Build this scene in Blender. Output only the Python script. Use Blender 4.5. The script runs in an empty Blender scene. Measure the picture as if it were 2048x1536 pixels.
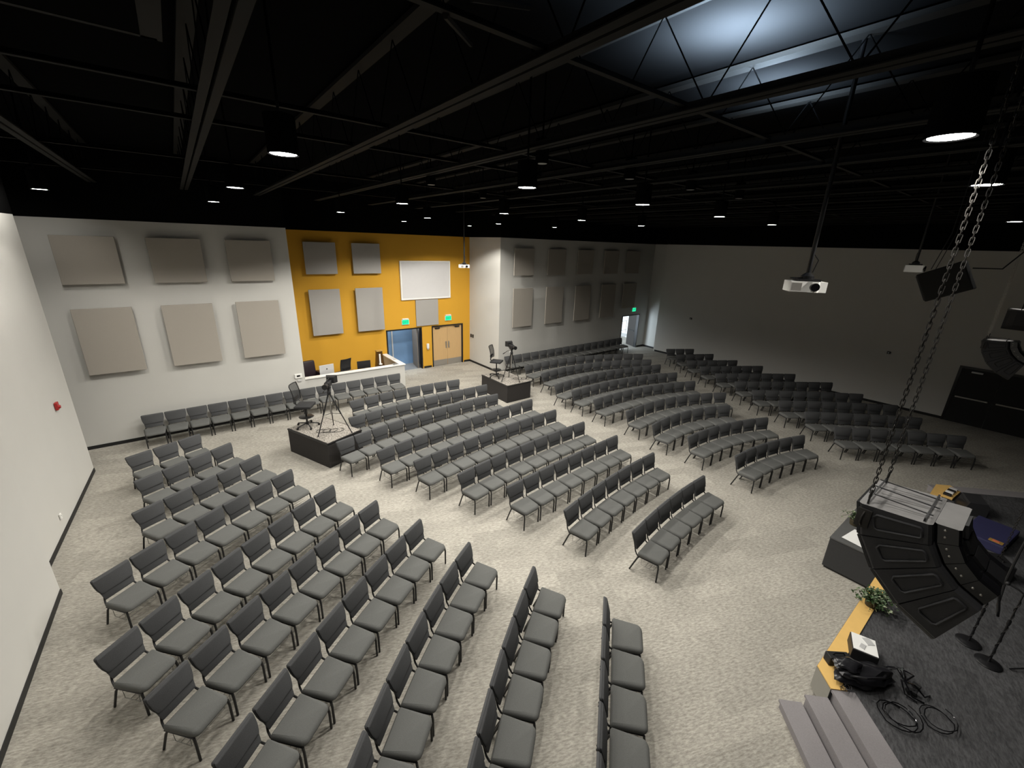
import bpy, bmesh, math, random
from mathutils import Vector, Matrix
random.seed(7)
R = math.radians
scene = bpy.context.scene
COL = scene.collection

# ------------------------------------------------------------------ materials
MATS = {}
def mat(name, col, rough=0.7, metal=0.0, var=0.0, scale=8.0, bump=0.0, bscale=None, spec=0.4, stretch=(1, 1, 1), emit=0.0, coat=0.0):
    """principled material with object-space noise colour variation and bump"""
    if name in MATS: return MATS[name]
    m = bpy.data.materials.new(name); m.use_nodes = True
    nt = m.node_tree; b = nt.nodes['Principled BSDF']
    b.inputs['Base Color'].default_value = (*col, 1); b.inputs['Roughness'].default_value = rough
    b.inputs['Metallic'].default_value = metal; b.inputs['Specular IOR Level'].default_value = spec
    if coat: b.inputs['Coat Weight'].default_value = coat
    if emit:
        b.inputs['Emission Color'].default_value = (*col, 1); b.inputs['Emission Strength'].default_value = emit
    tc = nt.nodes.new('ShaderNodeTexCoord'); mp = nt.nodes.new('ShaderNodeMapping'); mp.inputs['Scale'].default_value = stretch
    nt.links.new(tc.outputs['Object'], mp.inputs['Vector'])
    nz = nt.nodes.new('ShaderNodeTexNoise'); nz.inputs['Scale'].default_value = scale; nz.inputs['Detail'].default_value = 5
    nt.links.new(mp.outputs['Vector'], nz.inputs['Vector'])
    if var:
        mx = nt.nodes.new('ShaderNodeMix'); mx.data_type = 'RGBA'
        mx.inputs['A'].default_value = (*[c * (1 - var) for c in col], 1); mx.inputs['B'].default_value = (*[min(1, c * (1 + var)) for c in col], 1)
        nt.links.new(nz.outputs['Fac'], mx.inputs['Factor']); nt.links.new(mx.outputs['Result'], b.inputs['Base Color'])
    if bump:
        n2 = nz
        if bscale:
            n2 = nt.nodes.new('ShaderNodeTexNoise'); n2.inputs['Scale'].default_value = bscale; n2.inputs['Detail'].default_value = 3
            nt.links.new(mp.outputs['Vector'], n2.inputs['Vector'])
        bp = nt.nodes.new('ShaderNodeBump'); bp.inputs['Strength'].default_value = bump; bp.inputs['Distance'].default_value = 0.01
        nt.links.new(n2.outputs['Fac'], bp.inputs['Height']); nt.links.new(bp.outputs['Normal'], b.inputs['Normal'])
    MATS[name] = m
    return m

def carpet_mat(name, dark, light, tile, tilevar, rot):
    """loop pile: fine streaks along one direction, broad mottling, and carpet tiles of slightly different tone"""
    m = bpy.data.materials.new(name); m.use_nodes = True; nt = m.node_tree; b = nt.nodes['Principled BSDF']
    b.inputs['Roughness'].default_value = 0.95; b.inputs['Specular IOR Level'].default_value = 0.1
    N = nt.nodes.new; L = nt.links.new
    tc = N('ShaderNodeTexCoord'); mp = N('ShaderNodeMapping'); mp.inputs['Rotation'].default_value = (0, 0, rot)
    L(tc.outputs['Object'], mp.inputs['Vector'])
    st = N('ShaderNodeMapping'); st.inputs['Scale'].default_value = (1.0, 3.2, 1); L(mp.outputs['Vector'], st.inputs['Vector'])
    n1 = N('ShaderNodeTexNoise'); n1.inputs['Scale'].default_value = 12; n1.inputs['Detail'].default_value = 6; n1.inputs['Roughness'].default_value = 0.7
    L(st.outputs['Vector'], n1.inputs['Vector'])
    r1 = N('ShaderNodeValToRGB'); r1.color_ramp.elements[0].position = 0.36; r1.color_ramp.elements[1].position = 0.64
    r1.color_ramp.elements[0].color = (*dark, 1); r1.color_ramp.elements[1].color = (*light, 1)
    L(n1.outputs['Fac'], r1.inputs['Fac'])
    bk = N('ShaderNodeTexBrick'); bk.inputs['Scale'].default_value = 1.0; bk.inputs['Mortar Size'].default_value = 0.0
    bk.inputs['Brick Width'].default_value = tile[0]; bk.inputs['Row Height'].default_value = tile[1]
    bk.inputs['Color1'].default_value = (1 - tilevar,) * 3 + (1,); bk.inputs['Color2'].default_value = (1 + tilevar,) * 3 + (1,)
    L(mp.outputs['Vector'], bk.inputs['Vector'])
    n2 = N('ShaderNodeTexNoise'); n2.inputs['Scale'].default_value = 0.7; n2.inputs['Detail'].default_value = 3
    L(mp.outputs['Vector'], n2.inputs['Vector'])
    r2 = N('ShaderNodeMapRange'); r2.inputs['To Min'].default_value = 0.86; r2.inputs['To Max'].default_value = 1.14; L(n2.outputs['Fac'], r2.inputs['Value'])
    m1 = N('ShaderNodeMix'); m1.data_type = 'RGBA'; m1.blend_type = 'MULTIPLY'; m1.inputs['Factor'].default_value = 1
    L(r1.outputs['Color'], m1.inputs['A']); L(bk.outputs['Color'], m1.inputs['B'])
    m2 = N('ShaderNodeMix'); m2.data_type = 'RGBA'; m2.blend_type = 'MULTIPLY'; m2.inputs['Factor'].default_value = 1
    L(m1.outputs['Result'], m2.inputs['A']); L(r2.outputs['Result'], m2.inputs['B'])
    L(m2.outputs['Result'], b.inputs['Base Color'])
    bp = N('ShaderNodeBump'); bp.inputs['Strength'].default_value = 0.5; bp.inputs['Distance'].default_value = 0.01
    L(n1.outputs['Fac'], bp.inputs['Height']); L(bp.outputs['Normal'], b.inputs['Normal'])
    MATS[name] = m
    return m

def emis(name, col, strength):
    m = bpy.data.materials.new(name); m.use_nodes = True; nt = m.node_tree
    nt.nodes.remove(nt.nodes['Principled BSDF']); e = nt.nodes.new('ShaderNodeEmission')
    e.inputs['Color'].default_value = (*col, 1); e.inputs['Strength'].default_value = strength
    nt.links.new(e.outputs[0], nt.nodes['Material Output'].inputs['Surface'])
    MATS[name] = m
    return m

CARPET = carpet_mat('house_carpet', (0.245, 0.23, 0.20), (0.44, 0.415, 0.365), (0.9, 0.3), 0.10, R(22))
STAGE_CARPET = carpet_mat('stage_carpet', (0.044, 0.044, 0.046), (0.090, 0.090, 0.093), (0.9, 0.3), 0.12, R(-20))
PAINT = mat('wall_paint', (0.55, 0.54, 0.51), 0.85, var=0.03, scale=1.5, bump=0.05, bscale=60, spec=0.2)
ORANGE = mat('orange_paint', (0.62, 0.33, 0.035), 0.85, var=0.04, scale=1.5, bump=0.05, bscale=60, spec=0.2)
BLACKP = mat('black_ceiling_paint', (0.0045, 0.0045, 0.0046), 0.95, var=0.1, scale=2, spec=0.0)
JOIST = mat('black_steel', (0.018, 0.0175, 0.0165), 0.7, var=0.1, scale=3, spec=0.05)
BASEB = mat('black_rubber_base', (0.012, 0.012, 0.012), 0.6, var=0.1)
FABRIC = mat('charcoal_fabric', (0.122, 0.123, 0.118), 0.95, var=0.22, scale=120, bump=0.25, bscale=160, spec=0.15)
FABRIC2 = mat('shaded_back_fabric', (0.074, 0.075, 0.077), 0.95, var=0.22, scale=120, bump=0.25, bscale=160, spec=0.15)  # seat fabric darkened: shade on the upright backs is in the colour
FRAME = mat('black_powder_coat', (0.012, 0.012, 0.013), 0.45, var=0.1, spec=0.4)
WIRE = mat('grey_wire', (0.30, 0.30, 0.29), 0.4, metal=0.6, var=0.1)
PANEL = mat('taupe_acoustic_fabric', (0.36, 0.33, 0.29), 0.98, var=0.05, scale=90, bump=0.2, bscale=140, spec=0.1)
PANELG = mat('grey_acoustic_fabric', (0.36, 0.345, 0.325), 0.98, var=0.05, scale=90, bump=0.2, bscale=140, spec=0.1)
MAPLE = mat('maple_veneer', (0.55, 0.36, 0.17), 0.5, var=0.10, scale=4, stretch=(6, 6, 0.5))
STEEL = mat('brushed_steel', (0.42, 0.40, 0.37), 0.4, metal=0.7, var=0.08, scale=30)
WHITE = mat('white_plastic', (0.80, 0.79, 0.76), 0.45, var=0.03)
SCREENW = mat('screen_white', (0.62, 0.61, 0.61), 0.8, var=0.02)
BLACKM = mat('black_metal', (0.010, 0.010, 0.011), 0.35, var=0.1, spec=0.5)
BLACKPL = mat('black_plastic', (0.014, 0.014, 0.015), 0.5, var=0.15, bump=0.1, bscale=80)
CAB = mat('black_cabinet_coating', (0.022, 0.022, 0.024), 0.55, var=0.15, scale=40, bump=0.15, bscale=120)
CABTOP = mat('toplit_cabinet_grey', (0.15, 0.146, 0.143), 0.85, var=0.12, scale=12)  # paler cabinet grey, overhead light painted onto the speaker tops
GLOSS = mat('glossy_black', (0.006, 0.006, 0.007), 0.12, var=0.1, spec=0.6)
CHROME = mat('worn_chain_steel', (0.45, 0.43, 0.40), 0.3, metal=0.9, var=0.2, scale=20)
DARKST = mat('dark_chain_steel', (0.035, 0.033, 0.031), 0.45, metal=0.6, var=0.2, scale=20)
PLY = mat('yellow_plywood', (0.72, 0.46, 0.15), 0.6, var=0.12, scale=5, stretch=(1, 1, 6))
STEPC = mat('lavender_grey_carpet', (0.25, 0.235, 0.24), 0.95, var=0.12, scale=60, bump=0.3, bscale=120, spec=0.1)
RISERC = mat('dark_riser_skirt', (0.028, 0.025, 0.024), 0.8, var=0.1)
LEAF = mat('ivy_leaf', (0.045, 0.085, 0.030), 0.5, var=0.4, scale=9)
LEAFL = mat('pale_leaf', (0.22, 0.26, 0.16), 0.55, var=0.4, scale=9)
STEM = mat('brown_stem', (0.05, 0.04, 0.02), 0.8, var=0.2)
RED = mat('alarm_red', (0.35, 0.02, 0.02), 0.4, var=0.05)
BLUEC = mat('navy_case', (0.030, 0.030, 0.085), 0.6, var=0.12)
GOLD = mat('gold_trim', (0.62, 0.38, 0.10), 0.35, metal=0.5, var=0.1)
PAPER = mat('white_paper', (0.78, 0.78, 0.76), 0.8, var=0.03)
REDINK = mat('red_ink', (0.65, 0.15, 0.08), 0.8, var=0.1)
ALU = mat('silver_aluminium', (0.62, 0.62, 0.62), 0.35, metal=0.3, var=0.03)
LEATHER = mat('dark_leather', (0.022, 0.013, 0.018), 0.4, var=0.2)
MESHF = mat('black_mesh_fabric', (0.02, 0.02, 0.021), 0.8, var=0.2, scale=60)
LOBBYB = mat('lobby_blue_wall', (0.16, 0.28, 0.47), 0.5, var=0.08, scale=2)
LOBBYF = mat('lobby_floor_tile', (0.20, 0.21, 0.22), 0.5, var=0.08)
CONC = mat('outdoor_concrete', (0.6, 0.6, 0.58), 0.9, var=0.08)
LAMP = emis('lit_lens', (1.0, 0.98, 0.93), 38.0)
DIML = mat('dim_reflector', (0.35, 0.35, 0.34), 0.4, metal=0.4, var=0.05)
EXITG = emis('exit_green', (0.02, 0.85, 0.38), 1.3)
EXITD = mat('exit_letter_dark', (0.02, 0.30, 0.14), 0.6, var=0.05)

# ------------------------------------------------------------------ mesh builder
class MB:
    def __init__(s): s.bm = bmesh.new(); s.mi = 0
    def _new(s, faces):
        for f in faces: f.material_index = s.mi
    def box(s, c, d, rot=None, bev=0.0):
        r = bmesh.ops.create_cube(s.bm, size=1.0); vs = r['verts']
        M = Matrix.Translation(Vector(c)) @ ((rot if rot is not None else Matrix.Identity(3)).to_4x4()) @ Matrix.Diagonal((*d, 1))
        bmesh.ops.transform(s.bm, matrix=M, verts=vs)
        fs = list({f for v in vs for f in v.link_faces})
        if bev:
            es = list({e for v in vs for e in v.link_edges})
            r2 = bmesh.ops.bevel(s.bm, geom=es, offset=bev, segments=2, affect='EDGES', profile=0.6)
            fs = list({f for v in r2['verts'] for f in v.link_faces} | {f for f in fs if f.is_valid})
        s._new(fs); return s
    def cyl(s, p0, p1, r0, r1=None, seg=10, caps=True):
        p0, p1 = Vector(p0), Vector(p1); r1 = r0 if r1 is None else r1
        q = (p1 - p0).to_track_quat('Z', 'Y').to_matrix()
        a, b = [], []
        for i in range(seg):
            t = 2 * math.pi * i / seg; o = Vector((math.cos(t), math.sin(t), 0))
            a.append(s.bm.verts.new(p0 + q @ (o * r0))); b.append(s.bm.verts.new(p1 + q @ (o * r1)))
        fs = [s.bm.faces.new((a[i], a[(i + 1) % seg], b[(i + 1) % seg], b[i])) for i in range(seg)]
        if caps: fs += [s.bm.faces.new(a[::-1]), s.bm.faces.new(b)]
        s._new(fs); return s
    def tube(s, pts, r, seg=6, closed=False):
        pts = [Vector(p) for p in pts]; n = len(pts); rings = []
        up = Vector((0, 0, 1)); prev = None
        for i, p in enumerate(pts):
            if closed: t = (pts[(i + 1) % n] - pts[i - 1])
            else: t = pts[min(i + 1, n - 1)] - pts[max(i - 1, 0)]
            t.normalize()
            x = prev if prev is not None else (up.cross(t) if abs(t.z) < 0.95 else Vector((1, 0, 0)))
            x = x - t * x.dot(t)
            if x.length < 1e-4: x = t.orthogonal()
            x.normalize(); y = t.cross(x); prev = x
            rings.append([s.bm.verts.new(p + (x * math.cos(2 * math.pi * k / seg) + y * math.sin(2 * math.pi * k / seg)) * r) for k in range(seg)])
        fs = []
        for i in range(n if closed else n - 1):
            A, B = rings[i], rings[(i + 1) % n]
            fs += [s.bm.faces.new((A[k], A[(k + 1) % seg], B[(k + 1) % seg], B[k])) for k in range(seg)]
        if not closed: fs += [s.bm.faces.new(rings[0][::-1]), s.bm.faces.new(rings[-1])]
        s._new(fs); return s
    def loft(s, loops, cap=True):
        """loops of equal vertex count, skinned in order, ends capped"""
        V = [[s.bm.verts.new(p) for p in lp] for lp in loops]; n = len(V[0]); fs = []
        for A, B in zip(V, V[1:]):
            fs += [s.bm.faces.new((A[k], A[(k + 1) % n], B[(k + 1) % n], B[k])) for k in range(n)]
        if cap: fs += [s.bm.faces.new(V[0][::-1]), s.bm.faces.new(V[-1])]
        s._new(fs); return s
    def prism(s, poly, z0, z1):
        return s.loft([[(x, y, z0) for x, y in poly], [(x, y, z1) for x, y in poly]])
    def quad(s, *p):
        s._new([s.bm.faces.new([s.bm.verts.new(q) for q in p])]); return s
    def ball(s, c, r, sc=(1, 1, 1), seg=12):
        rr = bmesh.ops.create_uvsphere(s.bm, u_segments=seg, v_segments=max(6, seg // 2), radius=r)
        bmesh.ops.transform(s.bm, matrix=Matrix.Translation(Vector(c)) @ Matrix.Diagonal((*sc, 1)), verts=rr['verts'])
        s._new({f for v in rr['verts'] for f in v.link_faces}); return s
    def lathe(s, prof, c=(0, 0, 0), seg=20):
        c = Vector(c)
        return s.loft([[c + Vector((r * math.cos(2 * math.pi * k / seg), r * math.sin(2 * math.pi * k / seg), z)) for k in range(seg)] for r, z in prof])
    def mesh(s, name, mats, smooth=False):
        bmesh.ops.recalc_face_normals(s.bm, faces=s.bm.faces)
        me = bpy.data.meshes.new(name); s.bm.to_mesh(me); s.bm.free()
        for m in (mats if isinstance(mats, (list, tuple)) else [mats]): me.materials.append(m)
        if smooth:
            me.polygons.foreach_set('use_smooth', [True] * len(me.polygons))
            try: me.set_sharp_from_angle(angle=R(smooth if smooth is not True else 40))
            except Exception: pass
        return me
    def obj(s, name, mats, parent=None, smooth=False, loc=None, rotz=None):
        o = bpy.data.objects.new(name, s.mesh(name, mats, smooth)); COL.objects.link(o)
        if parent is not None: o.parent = parent
        if loc is not None: o.location = loc
        if rotz is not None: o.rotation_euler = (0, 0, rotz)
        return o

def thing(name, label, cat, loc=(0, 0, 0), rotz=0.0, group=None):
    o = bpy.data.objects.new(name, None); COL.objects.link(o); o.empty_display_size = 0.1
    o.location = loc; o.rotation_euler = (0, 0, rotz)
    return tag(o, label, cat, group)
def tag(o, label, cat, group=None):
    o['label'] = label; o['category'] = cat
    if group: o['group'] = group
    return o
def struct(o): o['kind'] = 'structure'; return o
def dup(root, loc, rotz, label, group=None):
    r = root.copy(); COL.objects.link(r); r.location = loc; r.rotation_euler = (0, 0, rotz); r['label'] = label
    if group: r['group'] = group
    for ch in list(root.children):
        c = ch.copy(); COL.objects.link(c); c.parent = r
        for g in list(ch.children):
            d = g.copy(); COL.objects.link(d); d.parent = c
    return r
ORD = ['', 'first', 'second', 'third', 'fourth', 'fifth', 'sixth', 'seventh', 'eighth', 'ninth', 'tenth', 'eleventh', 'twelfth', 'thirteenth', 'fourteenth', 'fifteenth', 'sixteenth', 'seventeenth']
EN, UPL, LOB, SKY, EXPO, SPX, WASH, DOORL = 500.0, 2600.0, 45.0, 1.6, 0.0, 900.0, 110.0, 220.0

# ================================================================== ROOM  (X along the back wall, Y towards it, Z up; camera stands over the origin)
ZP, ZC = 6.27, 8.10            # top of the painted wall, underside of the black deck
def wall(name, p0, p1, paint, side=1, t=0.14, holes=(), top=ZC, split=ZP):
    """wall from p0 to p1 (inner face on that line), thickness to the given side, black above the paint line; holes are (s0, s1, z0, z1)"""
    p0, p1 = Vector((*p0, 0)), Vector((*p1, 0)); d = p1 - p0; Ln = d.length; d.normalize()
    nrm = Vector((-d.y, d.x, 0)) * side; rot = Matrix((d, nrm, Vector((0, 0, 1)))).transposed()
    m = MB()
    def slab(s0, s1, z0, z1, mi):
        if s1 - s0 < 1e-3 or z1 - z0 < 1e-3: return
        m.mi = mi; m.box(p0 + d * (s0 + s1) / 2 + nrm * t / 2 + Vector((0, 0, (z0 + z1) / 2)), (s1 - s0, t, z1 - z0), rot)
    cuts = sorted({0, Ln, *[h[0] for h in holes], *[h[1] for h in holes]})
    for a, b in zip(cuts, cuts[1:]):
        z = 0
        for h in sorted((h for h in holes if h[0] <= a + 1e-6 and h[1] >= b - 1e-6), key=lambda h: h[2]):
            slab(a, b, z, h[2], 0); z = h[3]
        slab(a, b, z, min(split, top), 0)
    if top > split: slab(0, Ln, split, top, 1)
    return struct(m.obj(name, [paint, BLACKP]))
def baseboard(name, p0, p1, side=1, h=0.10, t=0.015, gaps=()):
    p0, p1 = Vector((*p0, 0)), Vector((*p1, 0)); d = p1 - p0; Ln = d.length; d.normalize()
    nrm = Vector((-d.y, d.x, 0)) * side; rot = Matrix((d, nrm, Vector((0, 0, 1)))).transposed(); m = MB()
    cuts = [0] + [c for g in gaps for c in g] + [Ln]
    for a, b in zip(cuts[::2], cuts[1::2]):
        if b - a > .01: m.box(p0 + d * (a + b) / 2 + nrm * (t / 2 + .001) + Vector((0, 0, h / 2)), (b - a, t, h), rot)
    return struct(m.obj(name, BASEB))

m = MB(); m.box((9.4, 4.585, -0.06), (30, 28.17, 0.12)); struct(m.obj('floor', CARPET))
m = MB(); m.box((9.4, 5.0, ZC + 0.06), (30, 29, 0.12)); struct(m.obj('ceiling', BLACKP))

LW = [(-3.05, -9.0), (-2.56, 9.2)]            # near stretch of the left wall, stands 0.25 m proud of the far stretch
LF = [(-2.90, 9.0), (-2.65, 14.28)]
wall('wall_left', LW[0], LW[1], PAINT, 1)
wall('wall_left_far', LF[0], LF[1], PAINT, 1)
m = MB(); m.mi = 0; m.box((-2.73, 9.13, ZP / 2), (0.33, 0.13, ZP)); m.mi = 1; m.box((-2.73, 9.13, (ZP + ZC) / 2), (0.33, 0.13, ZC - ZP)); struct(m.obj('wall_left_return', [PAINT, BLACKP]))
wall('wall_passage', (-5.4, 15.92), (-5.4, 13.0), PAINT, -1)
wall('wall_passage_near', (-5.4, 13.0), (-2.79, 13.0), PAINT, -1)
wall('wall_back_left', (-5.5, 15.92), (2.95, 15.92), PAINT, 1)
wall('wall_alcove_left', (2.95, 16.06), (2.95, 18.53), PAINT, 1)
D1, D2 = (7.05, 8.83), (9.36, 11.13)
wall('wall_alcove', (2.81, 18.53), (11.69, 18.53), ORANGE, 1, holes=[(D1[0] - 2.81, D1[1] - 2.81, 0, 2.08), (D2[0] - 2.81, D2[1] - 2.81, 0, 2.08)])
wall('wall_alcove_right', (11.55, 18.53), (11.55, 16.06), PAINT, 1)
D3 = (20.70, 22.38)
wall('wall_back_right', (11.55, 15.92), (23.3, 15.92), PAINT, 1, holes=[(D3[0] - 11.55, D3[1] - 11.55, 0, 2.13)])
wall('wall_right_far', (23.12, 15.92), (23.02, 14.70), PAINT, 1)
wall('wall_right_return', (23.1, 14.70), (22.52, 14.70), PAINT, 1)
wall('wall_right', (22.52, 14.62), (22.96, -9.0), PAINT, 1)
wall('wall_rear', (-3.3, -9.0), (23.2, -9.0), mat('black_stage_wall', (0.012, 0.012, 0.013), 0.9, var=0.1), -1)
baseboard('baseboard_left', LW[0], LW[1], -1)
baseboard('baseboard_left_far', LF[0], LF[1], -1)
baseboard('baseboard_back_left', (-5.4, 15.92), (2.95, 15.92), -1)
baseboard('baseboard_alcove', (7.2, 18.53), (11.55, 18.53), -1, gaps=[(0, D1[1] + .06 - 7.2), (D2[0] - .06 - 7.2, D2[1] + .06 - 7.2)])
baseboard('baseboard_alcove_right', (11.55, 18.53), (11.55, 15.92), -1)
baseboard('baseboard_back_right', (11.55, 15.92), (23.12, 15.92), -1, gaps=[(D3[0] - .06 - 11.55, D3[1] + .06 - 11.55)])
baseboard('baseboard_right_far', (23.12, 15.92), (23.02, 14.70), -1)
baseboard('baseboard_right', (22.52, 14.62), (22.96, -9.0), -1, gaps=[(12.90, 15.2)])

# low wall in front of the tech desk, with a white ledge
m = MB(); m.box((4.97, 16.53, 0.48), (4.03, 0.14, 0.96)); m.box((6.91, 17.565, 0.48), (0.14, 1.93, 0.96)); struct(m.obj('wall_desk', PAINT))
m = MB(); m.box((4.99, 16.54, 0.98), (4.06, 0.24, 0.04), bev=.006); m.box((6.90, 17.59, 0.98), (0.24, 1.86, 0.04), bev=.006); struct(m.obj('trim_1', WHITE))
# ---- door_1: open doorway to the blue lobby
def frame_mesh(x0, x1, y, z, w=0.06, dep=0.18, thr=0.0):
    m = MB()
    m.box((x0 + w / 2, y, z / 2), (w, dep, z)); m.box((x1 - w / 2, y, z / 2), (w, dep, z)); m.box(((x0 + x1) / 2, y, z - w / 2), (x1 - x0 - 2 * w, dep, w))
    return m
d1 = frame_mesh(D1[0], D1[1], 18.60, 2.08).obj('door_1', BLACKM); struct(d1); d1['label'] = 'dark framed doorway open to a blue lobby, beside the tech desk'
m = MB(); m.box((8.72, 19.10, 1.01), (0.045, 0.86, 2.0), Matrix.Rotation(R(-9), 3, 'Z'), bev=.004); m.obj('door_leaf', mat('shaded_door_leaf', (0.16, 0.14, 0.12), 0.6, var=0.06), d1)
m = MB(); m.box((7.6, 19.30, -0.05), (4.0, 1.26, 0.1)); struct(m.obj('floor_lobby', LOBBYF))
wall('wall_lobby', (5.6, 19.75), (8.95, 19.75), LOBBYB, 1, top=2.9, split=2.9)
wall('wall_lobby_side', (9.05, 19.8), (9.05, 18.68), mat('lobby_taupe', (0.30, 0.27, 0.25), 0.8, var=0.05), 1, top=2.9, split=2.9)
m = MB(); m.box((7.4, 19.2, 2.95), (3.6, 1.2, 0.1)); struct(m.obj('ceiling_lobby', PAINT))
w1 = MB(); w1.box((7.78, 19.70, 1.12), (0.05, 0.06, 2.2)); w1.box((7.40, 19.70, 2.26), (2.9, 0.06, 0.06)); w1.box((7.78, 19.68, 2.16), (0.34, 0.05, 0.05)); struct(w1.obj('window_1', ALU))
# ---- door_2: closed double maple doors
d2 = frame_mesh(D2[0], D2[1], 18.60, 2.08, w=0.055).obj('door_2', BLACKM); struct(d2); d2['label'] = 'closed pair of maple doors with grey kick plates and pull bars'
mid = (D2[0] + D2[1]) / 2
for sx in (-1, 1):
    m = MB(); cx = mid + sx * 0.413; m.box((cx, 18.60, 1.01), (0.815, 0.045, 2.0), bev=.004); lf = m.obj('door_leaf', MAPLE, d2)
    m = MB(); m.box((cx, 18.573, 0.16), (0.80, 0.006, 0.29)); m.obj('kick_plate', STEEL, lf)
    m = MB(); hx = mid + sx * 0.075; m.tube([(hx, 18.575, 0.88), (hx, 18.53, 0.90), (hx, 18.53, 1.20), (hx, 18.575, 1.22)], 0.012, 8); m.box((hx, 18.575, 1.05), (0.07, 0.006, 0.36)); m.obj('pull_handle', STEEL, lf, smooth=True)
    m = MB(); m.box((cx + sx * .15, 18.555, 1.94), (0.26, 0.05, 0.06), bev=.008); m.tube([(cx + sx * .1, 18.55, 1.975), (cx - sx * .1, 18.50, 1.985), (cx - sx * .02, 18.55, 2.03)], 0.008, 6); m.obj('door_closer', BLACKM, lf)
# ---- door_3: exit pair, one leaf open to daylight
d3 = frame_mesh(D3[0], D3[1], 15.99, 2.13, w=0.055).obj('door_3', BLACKM); struct(d3); d3['label'] = 'far exit doors, one leaf open to white daylight'
q = Matrix.Rotation(R(70), 3, 'Z'); hc = Vector((22.36 + .42 * math.cos(R(70)), 16.09 + .42 * math.sin(R(70)), 1.04))
m = MB(); m.box(hc, (0.84, 0.045, 2.06), q, bev=.004); lf = m.obj('door_leaf', mat('grey_door_paint', (0.035, 0.031, 0.028), 0.8, var=0.05), d3)
m = MB(); m.box(hc + q @ Vector((0, .04, -.04)), (0.70, 0.03, 0.05), q, bev=.006); m.obj('push_bar', BLACKM, lf)
m = MB(); m.box((20.26, 16.12, 1.04), (0.84, 0.045, 2.06), bev=.004); m.obj('door_leaf', MATS['grey_door_paint'], d3)
m = MB(); m.box((21.5, 21.66, -0.05), (8, 5.97, 0.1)); struct(m.obj('floor_outside', CONC))
rl = thing('stair_railing', 'thin grey railing outside the open far exit door', 'railing', (24.1, 18.75, 0))
m = MB()
for z in (0.28, 0.95): m.tube([(-1.3, 0, z), (1.6, 0.5, z)], 0.022, 8)
m.obj('rail', STEEL, rl, smooth=True)
m = MB()
for k in range(4): m.cyl((-1.2 + k * .9, 0.02 + k * .155, 0), (-1.2 + k * .9, 0.02 + k * .155, .96), 0.02, seg=8)
m.obj('post', STEEL, rl, smooth=True)
# ---- door_4: black double door in the right wall
d4 = thing('door_4', 'black double door with push bars low in the dark side wall', 'door', (22.785, 0.62, 0), R(1.07)); del d4['category']; struct(d4)
m = MB(); m.box((-.035, 1.08, 1.085), (0.07, 0.07, 2.17)); m.box((-.035, -1.08, 1.085), (0.07, 0.07, 2.17)); m.box((-.035, 0, 2.135), (0.07, 2.09, 0.07)); m.obj('door_frame', BLACKM, d4)
for sy in (-1, 1):
    m = MB(); m.box((-.03, sy * .523, 1.045), (0.05, 1.036, 2.08)); lf = m.obj('door_leaf', mat('black_door_paint', (0.010, 0.010, 0.010), 0.6, var=0.1), d4)
    m = MB(); m.box((-.085, sy * .53, 1.0), (0.05, 0.86, 0.05), bev=.01); m.obj('push_bar', STEEL, lf)
m = MB(); m.box((-.085, .62, 2.0), (0.05, 0.30, 0.06), bev=.01); m.obj('door_closer', ALU, d4)

# ---- ceiling steel: joists along Y, bridging angles along X
def joist(x, zb=7.155):
    m = MB()
    for s in (-1, 1): m.box((x + s * .052, 3.5, zb + .004), (0.075, 24.6, 0.010)); m.box((x + s * .018, 3.5, zb + .045), (0.010, 24.6, 0.08))
    m.box((x, 3.5, ZC - .06), (0.16, 24.6, 0.05))
    y = -8.6
    while y < 15.4:
        m.mi = 1; m.cyl((x, y, zb + .03), (x, y + .55, ZC - .08), 0.007, seg=5, caps=False); m.cyl((x, y + .55, ZC - .08), (x, y + 1.1, zb + .03), 0.007, seg=5, caps=False); y += 1.1
    return struct(m.obj('ceiling_beam', [JOIST, BLACKP]))
for x in (-1.38, .48, 2.24, 3.96, 5.74, 7.5, 9.26, 11.02, 12.78, 14.54, 16.3, 18.06, 19.82, 21.6): joist(x)
for y, x0, x1 in ((5.35, -2.8, 22.4), (6.65, -2.8, 22.4), (9.9, -2.6, 22.4), (13.2, -2.6, 22.4), (2.6, -2.8, 22.4), (-1.5, -2.8, 22.4)):
    m = MB(); m.box(((x0 + x1) / 2, y, 7.215), (x1 - x0, 0.05, 0.008)); m.box(((x0 + x1) / 2, y + .02, 7.24), (x1 - x0, 0.008, 0.05)); struct(m.obj('ceiling_beam', JOIST))
for (xa, ya, xb, yb) in ((1.46, 2.6, 2.2, 3.5), (1.48, 2.35, 2.2, 2.75)):
    m = MB(); m.cyl((xa, ya, 7.2), (xb, yb, 7.5), 0.02, seg=6); struct(m.obj('ceiling_beam', JOIST))
ad = thing('air_duct', 'black rectangular air duct hung high under the ceiling beside left wall', 'duct', (-1.2, 4.03, 7.26))
m = MB(); m.box((.57, 0, .10), (1.50, 0.66, 0.2)); m.obj('duct_body', BLACKP, ad)
m = MB(); m.box((1.32, 0, .01), (0.12, 0.74, 0.03)); m.box((.55, .35, .01), (1.6, 0.04, 0.03)); m.box((.55, -.35, .01), (1.6, 0.04, 0.03)); m.obj('flange', JOIST, ad)

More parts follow.
